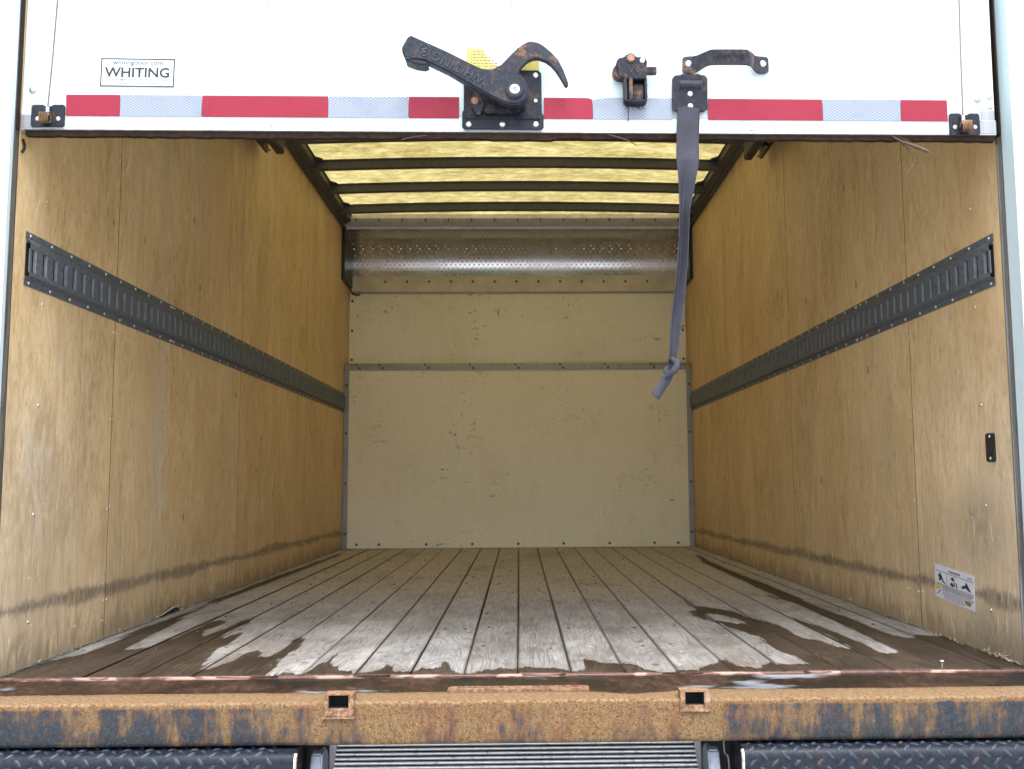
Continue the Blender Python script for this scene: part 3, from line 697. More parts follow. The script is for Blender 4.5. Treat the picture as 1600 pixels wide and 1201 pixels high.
# ---------------------------------------------------------------- roof
rf = thing('roof', 'translucent yellow roof sheet on dark arched bows and side rails', 'roof', (0, 4.2, ZT))
def arch(x): return .020 * (1 - (x / 1.12) ** 2)
xs = np.linspace(-1.115, 1.115, 25)
bm = B(); yy = np.linspace(2.02, 6.42, 60)
loft(bm, [[(x, y, 2.092 + arch(x) + random.uniform(-.0006, .0006)) for x in xs] for y in yy]); obj('roof_sheet', bm, 'roof', rf, smooth='all')
for k in range(-6, 3):
    y = 5.352 + .409 * k; bm = B()
    rs = []
    for x in np.linspace(-1.075, 1.075, 25):
        z = 2.040 + arch(x); rs.append([(x, y, z + .050), (x, y, z + .004), (x, y + .004, z), (x, y + .026, z), (x, y + .030, z + .004), (x, y + .030, z + .050)])
    loft(bm, rs, True, True)
    loft(bm, [[(r[0][0], y - .012, r[0][2] - .003), (r[0][0], y - .012, r[0][2]), (r[0][0], y, r[0][2]), (r[0][0], y, r[0][2] - .003)] for r in rs], True, True)
    obj('roof_bow', bm, 'bow', rf)
for s in (-1, 1):
    X = XL if s < 0 else XR; q = lambda d: X - s * d
    prof = [(q(.0005), 2.036), (q(.020), 2.036), (q(.024), 2.052), (q(.066), 2.060), (q(.070), 2.085), (q(.070), 2.091), (q(.0005), 2.091)]
    obj('side_rail', extrude_y(B(), prof, 2.2, 6.36), 'bow', rf)
    bm = B()                                              # scalloped flange the bows sit in
    yq = np.linspace(2.25, 6.30, 400)
    def inn(y): d = ((y - 5.367) / .409 + .5) % 1 - .5; return .078 + (.030 if abs(d) < .14 else .030 * max(0, 1 - (abs(d) - .14) / .07))
    loft(bm, [[(q(.040), y, 2.0925), (q(inn(y)), y, 2.0915), (q(inn(y)), y, 2.0885), (q(.040), y, 2.0885)] for y in yq], True, True)
    obj('bow_flange', bm, 'bow', rf)
bm = B()
prof = [(5.985, 2.100), (5.985, 2.072), (6.010, 2.060), (6.070, 2.048), (6.095, 2.046), (6.10, 2.034), (6.112, 2.034), (6.112, 2.10)]
obj('front_header', extrude_x(bm, prof, XL + .004, XR - .004), 'header', rf)
bm = B()
for k in range(15):
    x = -1.02 + .1456 * k
    box(bm, x - .003, x + .003, 5.983, 6.012, 2.0575, 2.0735)
obj('header_seams', bm, 'bow', rf)['kind'] = 'stuff'

# ---------------------------------------------------------------- overhead door tracks
for s in (-1, 1):
    X = XL if s < 0 else XR; yE = 4.09 if s < 0 else 4.17; q = lambda d: X - s * d
    t = thing('door_track', 'dark steel door track hanging under the roof along the %s wall' % ('left' if s < 0 else 'right'), 'door track', (q(.06), 3.1, 1.86), 'overhead door tracks')
    prof = [(q(.030), 1.900), (q(.030), 1.838), (q(.042), 1.838), (q(.042), 1.890), (q(.078), 1.890), (q(.078), 1.832), (q(.108), 1.832), (q(.112), 1.845), (q(.112), 1.900)]
    obj('track_channel', extrude_y(B(), prof, 2.45, yE), 'worn', t)
    arc = [(2.45 - .28 * math.sin(a), 1.866 - .28 * (1 - math.cos(a))) for a in np.linspace(0, math.pi / 2, 12)] + [(2.17, .9 + .6)]
    obj('track_bend', loft(B(), [[(q(.030), y, z + .02), (q(.095), y, z + .02), (q(.095), y, z - .012), (q(.030), y, z - .012)] for y, z in arc], True, True), 'worn', t)
    for k in range(5): obj('track_bolt', cyl(B(), (q(.058), yE - .05 - .06 * k, 1.836), (0, 0, -1), .007, .006, 8), 'rustbolt', t)
    for y in (2.9, 3.95): obj('hanger', mbox(*sorted((q(.0005), q(.045))), y, y + .03, 1.902, 2.04), 'worn', t)

# ---------------------------------------------------------------- rolling rear door, half raised, hanging a little low on the right
YD = 2.135
DT = Matrix.Translation((-.014, 0, 1.2)) @ Matrix.Rotation(.0058, 4, 'Y') @ Matrix.Translation((.014, 0, -1.2))
door = thing('roll_up_door', 'white rolling rear door raised halfway with red and silver reflective tape', 'door', (-.014, YD, 1.2))
def dobj(name, bm, mat, parent=None, **k): return obj(name, shift(bm, DT), mat, parent or door, **k)
DL, DR = -1.122, 1.098
zs = [1.2385, 1.60, 2.02]
for a, b in zip(zs, zs[1:]): dobj('door_section', mbox(-1.030, 1.0085, YD, YD + .026, a + .001, b - .001), 'white', bevel=.0015)
for a, b in ((DL, -1.0315), (1.010, DR)):
    for c, d in zip(zs, zs[1:]): dobj('edge_stile', mbox(a, b, YD + .0012, YD + .025, c + .001, d - .001), 'whiterail', bevel=.0015)
for k in range(3):                                        # sections already rolled in under the roof
    dobj('rolled_section', mbox(-1.02, 1.0, 2.42 + .45 * k, 2.865 + .45 * k, 1.915, 1.94), 'white', bevel=.002)
bm = extrude_x(B(), [(YD - .0045, 1.2375), (YD - .0045, 1.2065), (YD - .002, 1.2035), (YD + .030, 1.2035), (YD + .030, 1.2375)], DL + .003, DR - .001)
dobj('bottom_rail', bm, 'whiterail')
dobj('rail_end_plate', mbox(DL + .004, -1.091, YD - .0058, YD - .0046, 1.2062, 1.2365), 'galv'); dobj('rail_end_plate', mbox(1.056, DR - .002, YD - .0058, YD - .0046, 1.2062, 1.2365), 'galv')
dobj('corner_plate', mbox(1.0655, DR - .002, YD - .0008, YD + .001, 1.2385, 1.262), 'galv')
# frayed rubber seal under the bottom rail
bm = B(); rs = []
for x in np.linspace(DL + .012, DR - .003, 120):
    h = 1.1915 + random.uniform(-.0012, .0012) + (-.0035 if -.066 < x < .083 else 0) - .003 * max(0, 1 - abs(x + .5) / .6) * .8
    rs.append([(x, YD - .001, 1.2033), (x, YD + .001, h), (x, YD + .012, h - .001), (x, YD + .026, 1.2033)])
loft(bm, rs, True, True); dobj('bottom_seal', bm, 'rubber')
dobj('seal_lip', extrude_x(B(), [(YD - .0052, 1.2062), (YD - .0056, 1.2030), (YD + .02, 1.2000), (YD + .02, 1.2033)], DL + .01, DR - .003), 'galv')
for pts, r in (([(-.206, -.003, 1.1965), (-.235, -.010, 1.190), (-.262, -.015, 1.182)], [.0012, .0012, .0006]),
               ([(.205, -.003, 1.199), (.240, -.010, 1.186), (.270, -.016, 1.169)], [.0013, .0012, .0006]),
               ([(.858, .0, 1.196), (.882, -.012, 1.176), (.898, -.02, 1.166), (.932, -.028, 1.148)], [.002, .0035, .0045, .0008]),
               ([(.862, .0, 1.194), (.892, -.01, 1.160), (.900, -.016, 1.130), (.880, -.018, 1.100), (.873, -.018, 1.074)], [.0014, .0013, .0013, .001, .0006]),
               ([(.872, .0, 1.196), (.910, -.01, 1.170), (.942, -.02, 1.146)], [.001, .0009, .0004])):
    sp_pts = spline([(x, YD + y, z) for x, y, z in pts], 5)
    obj('frayed_strand', tube(B(), sp_pts, [r[min(len(r) - 1, int(i / 5))] for i in range(len(sp_pts))], 5), 'twig', door)
# reflective tape: each length is a strip of film
TX = [(-1.020, -.8985, 'red'), (-.8975, -.7145, 'silver'), (-.7135, -.4295, 'red'), (-.4285, -.2475, 'silver'), (-.2465, -.1325, 'red'),
      (.0600, .1715, 'red'), (.1725, .3535, 'silver'), (.4350, .6975, 'red'), (.6985, .8775, 'silver'), (.8785, .9855, 'red')]
for i, (a, b, c) in enumerate(TX):
    bm = B(); z0, z1 = 1.2345, 1.2845
    pts = [(a, z0), (b, z0), (b, z1), (a, z1)]
    if i == 0: pts = [(a + .002, z0), (b, z0), (b, z1), (a, z1)]
    if i == 5: pts = [(a, z0), (b, z0), (b, z1 - .005), (b - .006, z1 - .001), (b - .016, z1), (a, z1)]
    if i == 6: pts = [(a, z0), (b, z0), (b, z1), (a + .03, z1 + .001), (a, z1 - .004)]
    prism(bm, pts, YD - .0062, YD - .0051)
    o = dobj('reflective_tape', bm, c); 
    if c == 'silver' or i in (2, 8):
        tb = shift(text_bm('DOT-C2', .0072), T((a + (b - a) * (.45 if i != 2 else .8), YD - .0064, z0 + (.011 if i not in (1,) else .040))))
        dobj('tape_print', tb, 'faded' if c == 'silver' else 'red', o, normals=False)
door_rivet = mesh_of('rivet', dome(B(), (0, 0, 0), (0, -1, 0), .0062, .004, 14, 4), 'bright')
big_rivet = mesh_of('rivet', dome(B(), (0, 0, 0), (0, -1, 0), .0085, .005, 16, 4), 'alu')
for x, z in ((-.555, 1.223), (.535, 1.212)): place('rivet', door_rivet, door, (x, YD - .0045, z))
for x, z in ((-.573, 1.519), (-.011, 1.518), (.545, 1.514), (1.0885, 1.266), (1.0885, 1.289)): place('rivet', door_rivet, door, (x, YD + .0005, z))
for x, z in ((-1.098, 1.304), (1.060, 1.284)): place('rivet', big_rivet, door, (x, YD + .0008, z))
bm = B()
for i in range(150): 
    x, z = random.uniform(-1.08, 1.08), 1.208 + abs(random.gauss(0, .010))
    if z < 1.234: box(bm, x, x + random.uniform(.0008, .004), YD - .0049, YD - .0044, z, z + random.uniform(.0006, .0018))
for i in range(26): x, z = random.uniform(-1, 1), random.uniform(1.29, 1.5); box(bm, x, x + .0016, YD - .0003, YD + .0003, z, z + .0014)
dobj('dirt_specks', bm, 'darkscrew')['kind'] = 'stuff'

# ---------------------------------------------------------------- lift cables and their anchors
for s, (xa, xb, za, zb), lab in ((-1, (-1.095, -1.0195, 1.2135, 1.266), 'black cable anchor bracket with rusty spring at the left lower corner of the white door'),
                                 (1, (.988, 1.0585, 1.195, 1.247), 'black cable anchor bracket at the right lower corner of the white door')):
    c = (xa + xb) / 2; t = thing('cable_anchor', lab, 'bracket', (c, YD, za), 'lift cable anchors on the door')
    obj('bracket_plate', prism(B(), [(xa + .004, za), (xb - .004, za), (xb, za + .004), (xb, zb - .004), (xb - .004, zb), (c + .012, zb), (c + .006, zb - .004), (c - .006, zb - .004), (c - .012, zb), (xa + .004, zb), (xa, zb - .004), (xa, za + .004)], YD - .009, YD - .0056), 'steel', t, bevel=.0008)
    for d in (-.0225, .0235): obj('bracket_screw', dome(B(), (c + d, YD - .009, za + .019), (0, -1, 0), .0052, .003, 12), 'bright', t, smooth=True)
    obj('pin_boss', cyl(B(), (c - .002, YD - .009, za + .016), (0, -1, 0), .012, .012, 14), 'steel', t, bevel=.001)
    bm = B(); hx = [(c - .014 + .0032 * i / 8 + (.001), YD - .020 + .007 * math.cos(i * math.pi / 4), za + .018 + .013 * math.sin(i * math.pi / 4)) for i in range(60)]
    tube(bm, hx, .0012, 5); obj('spring', bm, 'copper', t, smooth=True)
    xt, xw = (-1.045, -1.0545) if s < 0 else (1.0235, 1.0165); xb_ = xw; ze = za + .040
    obj('crimp', cyl(B(), (xb_, YD - .016, ze - .016), (0, 0, 1), .0042, .019, 10), 'bright', t, smooth=True)
    obj('lift_cable', tube(B(), [(xb_, YD - .016, ze), ((xb_ * .5 + xt * .5), YD - .013, 1.38), (xt, YD - .012, 1.52), (xt + (xt - xb_), YD - .006, 1.80), (xt + (xt - xb_) * 1.3, YD + .03, 2.02)], .0019, 6), 'cable', t, smooth=True)

# ---------------------------------------------------------------- door latch
lt = thing('door_latch', 'black latch with long raised lever arm and curved rusty hook on a square plate', 'latch', (-.03, YD, 1.208))
YF = YD - .0062
bm = prism(B(), [(-.119, 1.208), (.054, 1.207), (.060, 1.212), (.060, 1.243), (.056, 1.245), (.055, 1.340), (.048, 1.347), (-.115, 1.349), (-.121, 1.343), (-.1215, 1.252), (-.125, 1.250), (-.125, 1.213)], YF - .0045, YF)
obj('base_plate', bm, 'steel', lt, bevel=.0012)
obj('plate_flange', prism(B(), [(-.118, 1.232), (.052, 1.231), (.052, 1.236), (-.118, 1.237)], YF - .0075, YF - .0046), 'steel', lt, bevel=.001)
for x, z in ((.042, 1.335), (.042, 1.220), (-.034, 1.220), (-.110, 1.220)): obj('plate_rivet', dome(B(), (x, YF - .0045, z), (0, -1, 0), .0066, .003, 14), 'bright', lt, smooth=True)
obj('plate_hole', cyl(B(), (.042, YF - .0051, 1.275), (0, -1, 0), .004, .0006, 12), 'paper', lt)
obj('lower_pocket', prism(B(), [(-.075, 1.241), (.003, 1.240), (.018, 1.255), (.012, 1.268), (-.072, 1.270)], YF - .020, YF - .0046), 'steel', lt, bevel=.002)
pw = obj('pawl', prism(B(), [(-.107, 1.275), (-.100, 1.284), (-.088, 1.283), (-.074, 1.262), (-.078, 1.250), (-.085, 1.236), (-.092, 1.237), (-.103, 1.258)], YF - .019, YF - .011), 'hookm', lt, bevel=.0015)
obj('pawl_pin', cyl(B(), (-.096, YF - .0045, 1.2685), (0, -1, 0), .0082, .019, 14), 'rustbolt', pw, bevel=.001)
# hook arm
hk = [(-.062, 1.318), (-.066, 1.330), (-.035, 1.348), (-.011, 1.374), (.004, 1.388), (.016, 1.397), (.029, 1.4025), (.047, 1.3995), (.060, 1.392), (.076, 1.378), (.093, 1.359), (.104, 1.336), (.111, 1.317), (.115, 1.305), (.1145, 1.298), (.111, 1.296), (.107, 1.299),
      (.099, 1.314), (.087, 1.334), (.076, 1.347), (.064, 1.356), (.048, 1.362), (.036, 1.361), (.025, 1.356), (.014, 1.346), (.006, 1.336), (.001, 1.320), (-.012, 1.300)]
obj('hook', prism(B(), hk, YF - .034, YF - .019), 'hookm', lt, bevel=.0028)
# lever, a heavy casting
lv = [(-.241, 1.402), (-.236, 1.4025), (-.154, 1.3645), (-.090, 1.331), (-.074, 1.3245), (-.026, 1.3225), (-.006, 1.319), (.010, 1.311), (.020, 1.298), (.0255, 1.282), (.0245, 1.266), (.017, 1.252), (.004, 1.244), (-.012, 1.2425), (-.026, 1.246), (-.040, 1.252),
      (-.075, 1.271), (-.111, 1.292), (-.154, 1.318), (-.190, 1.336), (-.206, 1.3435), (-.238, 1.3465), (-.249, 1.351), (-.2555, 1.366), (-.2555, 1.375)]
lever = obj('lever', prism(B(), lv, 2.066, 2.092), 'leverm', lt, bevel=.0035)
obj('lever_grip_lip', prism(B(), [(-.250, 1.3545), (-.203, 1.3445), (-.196, 1.3375), (-.206, 1.3335), (-.225, 1.3365), (-.247, 1.3445)], 2.068, 2.104), 'leverm', lever, bevel=.002)
obj('lever_socket', mbox(-.2485, -.2345, 2.0664, 2.0668, 1.3478, 1.3520), 'black', lever)
ang = math.atan2(1.284 - 1.379, -.05 + .232)
MR = T((0, 2.0655, 0))
def along(bm, cx, cz, a): return shift(bm, T((cx, 2.0665, cz)) @ Matrix.Rotation(-a, 4, 'Y'))
obj('lever_lettering', along(text_bm('WHITING', .030, .0020, 1.10, .95, .0), -.128, 1.3265, ang + math.pi), 'letter', lever, normals=False)
em = joined([along(ring(B(), (0, -.0016, 0), (0, 1, 0), .0118, .0142, .0022, 22), -.205, 1.3675, ang), along(text_bm('W', .019, .0016, 1, 1, .0006), -.205, 1.3675, ang + math.pi / 2 + .1)])
obj('lever_emblem', em, 'letter', lever, normals=False)
obj('pivot_post', cyl(B(), (-.006, 2.090, 1.276), (0, 1, 0), .022, .035, 20), 'steel', lt)
obj('pivot_boss', cyl(B(), (-.0055, 2.068, 1.2755), (0, -1, 0), .0215, .006, 28, .0195), 'leverm', lt, smooth=True)
obj('pivot_ring', ring(B(), (-.0055, 2.0605, 1.2755), (0, 1, 0), .0112, .0165, .003, 26), 'black', lt, smooth=True)
pv = obj('pivot_bolt', cyl(B(), (-.0055, 2.063, 1.2755), (0, -1, 0), .0112, .005, 20), 'alu', lt, bevel=.001)
obj('bolt_mark', ring(B(), (-.0055, 2.0575, 1.2755), (0, 1, 0), .0022, .0036, .0008, 12), 'darkscrew', pv)
obj('cotter_ring', shift(tube(B(), [(.004 * math.cos(a), 0, .005 * math.sin(a)) for a in np.linspace(0, 6.28, 14)], .0008, 5), T((-.002, YF - .014, 1.391))), 'darkscrew', lt)

# ---------------------------------------------------------------- lock catch
ct = thing('lock_catch', 'black and rusty lock catch with a copper coloured rivet left of the strap plate', 'lock catch', (.258, YD, 1.265))
YC = YD - .0055
obj('catch_body', prism(B(), [(.226, 1.345), (.224, 1.356), (.229, 1.367), (.243, 1.370), (.250, 1.378), (.264, 1.378), (.270, 1.370), (.286, 1.370), (.2955, 1.362), (.293, 1.344), (.293, 1.318), (.240, 1.318), (.230, 1.326)], YC - .026, YC), 'worn', ct, bevel=.0022)
obj('catch_cam', cyl(B(), (.235, YC - .001, 1.338), (0, -1, 0), .0185, .019, 20), 'hookm', ct, bevel=.002)
for x0, x1 in ((.2405, .2475), (.2515, .2605)): obj('cheek_plate', prism(B(), [(x0, 1.320), (x1, 1.321), (x1 + .001, 1.270), (x0 + .004, 1.266), (x0 + .001, 1.268)], YC - (.031 if x0 > .245 else .026), YC), 'hookm', ct, bevel=.0012)
obj('cheek_plate', prism(B(), [(.2885, 1.319), (.2935, 1.319), (.2935, 1.306), (.2950, 1.304), (.2935, 1.302), (.2935, 1.280), (.2955, 1.278), (.2935, 1.275), (.293, 1.267), (.2885, 1.266)], YC - .026, YC), 'steel', ct, bevel=.001)
obj('back_web', mbox(.2600, .2886, YC - .006, YC, 1.266, 1.319), 'steel', ct)
obj('catch_tongue', prism(B(), [(.2625, 1.268), (.283, 1.268), (.2865, 1.276), (.2865, 1.308), (.2625, 1.309)], YC - .018, YC - .0065), 'worn', ct, bevel=.002)
obj('catch_floor', prism(B(), [(.246, 1.264), (.274, 1.262), (.290, 1.2645), (.290, 1.268), (.247, 1.2685)], YC - .030, YC), 'steel', ct, bevel=.001)
obj('catch_pin', mbox(.292, .317, YC - .020, YC - .007, 1.3335, 1.3495), 'worn', ct, bevel=.0015)
obj('copper_rivet', cyl(B(), (.2575, YC - .026, 1.3665), (0, -1, 0), .0085, .0035, 18), 'rustbolt', ct, bevel=.001)
obj('rivet_collar', ring(B(), (.2575, YC - .0275, 1.3665), (0, 1, 0), .0086, .0112, .002, 22), 'black', ct)
obj('bright_rivet', dome(B(), (.2835, YC - .026, 1.361), (0, -1, 0), .0062, .003, 14), 'bright', ct, smooth=True)
obj('catch_lettering', shift(text_bm('W', .028, .001, 1, 1.0, .0), T((.2645, YC - .0265, 1.3385))), 'black', ct, normals=False)
bm = B()
for i in range(26):
    x = .25 + random.uniform(-.008, .042); z = 1.262 - abs(random.gauss(0, .004)); box(bm, x, x + random.uniform(.001, .004), YD - .0066, YD - .0058, z - .001, z + random.uniform(.0005, .002))
prism(bm, [(.2495, 1.265), (.256, 1.265), (.2545, 1.256), (.2552, 1.250), (.2535, 1.240), (.2545, 1.232), (.2528, 1.229), (.2505, 1.232), (.2520, 1.240), (.2518, 1.252)], YD - .0068, YD - .0063)
obj('rust_run', bm, 'darkscrew', ct)

# ---------------------------------------------------------------- grab handle
gh = thing('grab_handle', 'rusty black steel grab handle bolted flat on the white door above the red tape', 'handle', (.478, YD, 1.36))
def hsec(x, zc_, y, hw, tilt=0): return [(x, y - tilt, zc_ + hw), (x, y + tilt * .2, zc_), (x, y + tilt, zc_ - hw), (x, y + tilt + .0042, zc_ - hw), (x, y + .0042 + tilt * .2, zc_), (x, y - tilt + .0042, zc_ + hw)]
st = [(.379, 1.361, YC - .004, .0150), (.382, 1.361, YC - .004, .0185), (.388, 1.361, YC - .0042, .0200), (.402, 1.361, YC - .0045, .0205), (.410, 1.361, YC - .010, .0195), (.420, 1.3615, YC - .024, .0182), (.429, 1.362, YC - .036, .0172), (.437, 1.3625, YC - .0415, .0166), (.450, 1.3625, YC - .0425, .0165),
      (.505, 1.3625, YC - .0425, .0165), (.518, 1.3625, YC - .0415, .0166), (.527, 1.362, YC - .036, .0172), (.536, 1.3615, YC - .024, .0182), (.546, 1.361, YC - .010, .0195), (.554, 1.361, YC - .0045, .0205), (.568, 1.361, YC - .0042, .0200), (.574, 1.361, YC - .004, .0185), (.577, 1.361, YC - .004, .0150)]
obj('handle_bar', loft(B(), [hsec(x, z, y, h, .0035 if .43 < x < .525 else .001 if .41 < x < .545 else 0) for x, z, y, h in st], True, True), 'hookm', gh, bevel=.0008)
for x in (.3925, .5635): obj('handle_bolt', dome(B(), (x, YC - .0043, 1.3635), (0, -1, 0), .0078, .0035, 16), 'bright', gh, smooth=True)
obj('handle_lettering', shift(text_bm('WHITING', .014, .0008, 1.05, 1.1), T((.478, YC - .0445, 1.3635)) @ Matrix.Rotation(.2, 4, 'X')), 'black', gh, normals=False)

# ---------------------------------------------------------------- pull strap
ps = thing('pull_strap', 'grey knotted webbing pull strap hanging from a black plate on the white door', 'strap', (.39, YD, 1.25))
sp = obj('strap_plate', prism(B(), [(.360, 1.2495), (.425, 1.249), (.433, 1.256), (.435, 1.327), (.429, 1.335), (.419, 1.3355), (.416, 1.338), (.376, 1.338), (.373, 1.3355), (.361, 1.335), (.354, 1.328), (.3525, 1.257)], YC - .007, YC - .0015), 'steel', ps, bevel=.0012)
for z in (1.291, 1.262): obj('plate_rivet', dome(B(), (.394, YC - .0068, z), (0, -1, 0), .0064, .003, 14), 'bright', sp, smooth=True)
obj('slot_recess', prism(B(), [(.368, 1.303), (.423, 1.303), (.423, 1.322), (.368, 1.322)], YC - .0078, YC - .0068), 'black', sp)
obj('strap_loop', shift(cyl(B(), (0, 0, 0), (1, 0, 0), .0085, .049, 14), T((.371, YC - .007, 1.3125))), 'web', ps, smooth=True)
# webbing: a flat band that folds lengthwise on its way down
cs = [(1.258, .364, .414, .0, .0), (1.236, .364, .413, .001, .0), (1.205, .362, .411, .002, -.002), (1.176, .360, .409, .003, -.006), (1.150, .3585, .408, .004, -.010), (1.132, .358, .407, .005, -.014), (1.110, .359, .403, .011, -.018), (1.088, .360, .398, .017, -.021), (1.051, .360, .390, .022, -.024), (1.014, .360, .382, .024, -.026),
      (.985, .3585, .380, .024, -.027), (.956, .357, .378, .024, -.028), (.920, .354, .3755, .023, -.030), (.883, .350, .372, .022, -.032), (.825, .343, .366, .021, -.035), (.768, .334, .357, .019, -.038), (.740, .332, .353, .016, -.039), (.711, .330, .349, .012, -.040), (.680, .328, .342, .010, -.041), (.664, .322, .338, .008, -.042)]
rings = []
for z, a, b, fold, dy in cs:
    c = []; yb = YD - .0145 + dy
    for i in range(9):
        t = i / 8; v = abs(t - .42) / .58 if t > .42 else abs(t - .42) / .42
        c.append((a + (b - a) * t, yb + fold * max(0, 1 - v) ** .8 - .001 * math.sin(t * 3.14), z + .002 * math.sin(t * 5)))
    rings.append(c + [(x, y + .0022, zz) for x, y, zz in c[::-1]])
sm_r = []
for i in range(len(rings) - 1):                           # finer rings between the measured ones
    for k in range(4):
        f = k / 4; sm_r.append([tuple(Vector(p).lerp(Vector(q), f)) for p, q in zip(rings[i], rings[i + 1])])
obj('webbing', loft(B(), sm_r + [rings[-1]], True, True), 'web', ps, smooth=True)
for ex in (0, 8):
    obj('webbing_edge', tube(B(), [(r[ex][0], r[ex][1] - .0004, r[ex][2]) for r in sm_r], .0011, 5), 'web', ps, smooth=True)
yk = YD - .0145 - .040
kn = B()
tube(kn, spline([(.334, yk + .004, .678), (.342, yk - .008, .666), (.338, yk - .011, .653), (.326, yk - .007, .644), (.321, yk + .004, .651), (.328, yk + .009, .663)], 6), [.0058 + .0016 * math.sin(i / 30 * 3.14) for i in range(31)], 10)
tube(kn, spline([(.344, yk - .004, .674), (.341, yk - .014, .660), (.331, yk - .0165, .646), (.320, yk - .008, .636)], 6), .0068, 10)
obj('knot', kn, 'web', ps, smooth=True)
tl = []
for x, z, hw, th in ((.330, .650, .0095, .010), (.322, .636, .0105, .010), (.314, .624, .0108, .0085), (.306, .612, .0105, .0075), (.299, .601, .0100, .0068), (.295, .5945, .0095, .006)):
    d = Vector((.8, 0, -.6)); c = Vector((x, yk - .004, z))
    tl.append([tuple(c + d * hw * math.cos(a) + Vector((0, 1, 0)) * th * .8 * math.sin(a)) for a in np.linspace(0, 2 * math.pi, 14)[:-1]])
obj('strap_tail', loft(B(), tl, True, True), 'web', ps, smooth=True)

# ---------------------------------------------------------------- labels on the door
lb = thing('maker_label', 'white rectangular label with black border and bold black lettering at the left of the door', 'label', (-.863, YD, 1.344))
MX = T((-.8630, 0, 1.3440)) @ Matrix.Rotation(.012, 4, 'Y'); W2, H2 = .0835, .0335
obj('label_film', shift(mbox(-W2, W2, YD - .0009, YD - .0002, -H2, H2), MX), 'paper', lb)
bm = B()
for a in ((-W2, W2, H2 - .003, H2), (-W2, W2, -H2, -H2 + .003), (-W2, -W2 + .003, -H2 + .003, H2 - .003), (W2 - .003, W2, -H2 + .003, H2 - .003)): box(bm, a[0], a[1], YD - .0013, YD - .0009, a[2], a[3])
obj('label_border', shift(bm, MX), 'ink', lb)
for s, size, z, sx, mt, bd in (('whitingdoor.com', .0145, .0232, 1.14, 'ink', .0002), ('WHITING', .0315, -.0008, 1.06, 'ink', .0009), ('DOOR MANUFACTURING CORP.', .0088, -.0172, 1.06, 'faded', .0003), ('AKRON, NEW YORK', .0088, -.0258, 1.0, 'faded', .0003)):
    obj('lettering', shift(text_bm(s, size, 0, 1.0, sx, bd), MX @ T((0, YD - .0013, z))), mt, lb, normals=False)
yb = thing('warning_label', 'yellow warning label printed in fine black lines half hidden behind the latch', 'label', (-.033, YD, 1.36))
obj('label_film', prism(B(), [(-.116, 1.300), (.050, 1.300), (.050, 1.386), (.020, 1.372), (-.020, 1.354), (-.044, 1.3575), (-.060, 1.372), (-.0715, 1.385), (-.0765, 1.4020), (-.116, 1.404)], YD - .0010, YD - .0003), 'yellow', yb)
bm = B()
for r in range(9):
    x = -.101
    if r > 0: box(bm, x - .004, x - .002, YD - .0014, YD - .0010, 1.396 - .0068 * r, 1.3995 - .0068 * r)
    while x < .040:
        l_ = random.uniform(.003, .010); z = 1.394 - .0068 * r
        if z < 1.400 - max(0, x + .082) * 1.05: box(bm, x, x + l_, YD - .0014, YD - .0010, z, z + .0019)
        x += l_ + .0022
obj('printed_lines', bm, 'olive', yb)

# ---------------------------------------------------------------- rear frame round the opening
fr = thing('rear_doorway', 'white painted rear door frame posts with grey metal inner edges', 'door frame', (0, 2.0, -.08))
for s in (-1, 1):
    X = XL if s < 0 else XR; ya = YL if s < 0 else YR; q = lambda d, X=X: X + s * d
    y1 = 2.092 if s < 0 else 2.098; ym = 2.112 if s < 0 else 2.1545
    post = obj('post', mbox(*sorted((q(.0), q(.16))), y1, ym - .0005, -.20, 2.32), 'jamb', fr, bevel=.003)
    obj('post_lining', mbox(*sorted((q(.0005), q(.05))), ym, ya - .0015, -.02, 2.30), 'galv', post)
    if s > 0: obj('post_bead', mbox(*sorted((q(-.0012), q(.0))), ya - .007, ya - .002, -.02, 1.19), 'alu', post)
    obj('post_seal', mbox(*sorted((q(-.0025), q(.0))), ym + .003, ya - .004 if s < 0 else ym + .020, 1.206 if s > 0 else 1.206, 2.05), 'rubber', post)
    obj('post_groove', mbox(*sorted((q(.050), q(.054))), y1 - .0016, y1 + .001, -.15, 2.30), 'galv', post)
obj('header', mbox(XL - .16, XR + .16, 2.0925, 2.19, 2.03, 2.325), 'jamb', fr, bevel=.004)
bm = B()
tube(bm, spline([(XL + .003, YL + .012, 1.192), (XL + .006, YL + .016, 1.175), (XL + .003, YL + .010, 1.160)], 4), .003, 6); obj('torn_seal', bm, 'rubber', fr)

# ---------------------------------------------------------------- sill: worn edge angle, wet trough, rusty bumper channel
sill = thing('rear_sill', 'wet rusted steel sill trough between the floor boards and the bumper', 'sill', (0, 2.07, -.03))
xs = np.linspace(-1.165, 1.165, 220)
def lip(x): return .0018 * math.sin(x * 23) + .001 * math.sin(x * 61 + 1)
rs = []
for x in xs:
    e = random.uniform(-.0006, .0006)
    prof = [(2.1635, -.005)] + [(2.150 + .005 - .005 * math.sin(a) + e, -.0045 + .0050 * math.cos(a)) for a in np.linspace(0, math.pi / 2, 6)] + [(2.1495, -.026), (2.1635, -.026)]
    rs.append([(x, y, z) for y, z in prof])
obj('edge_angle', loft(B(), rs, True, True), 'edge', sill, smooth=True)
rs = []
for x in xs:
    prof = [(2.1490, -.0055)] + [(2.147 - .13 * t, -.006 - .026 * math.sin(min(1, t * 1.25) * math.pi / 2) + .0012 * math.sin(x * 9 + t * 4)) for t in np.linspace(0, 1, 10)] + [(1.955, -.036)]
    rs.append([(x, y, z) for y, z in prof])
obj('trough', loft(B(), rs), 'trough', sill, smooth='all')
bm = B()
for x0, x1 in ((-.655, -.52), (-.925, -.885), (-.36, -.28), (.005, .10), (.31, .40), (.62, .68)): prism(bm, [(x0, .0012), ((x0 + x1) / 2, -.003), (x1, .0012)], 2.1485, 2.153)
obj('edge_weld', bm, 'edge', sill)

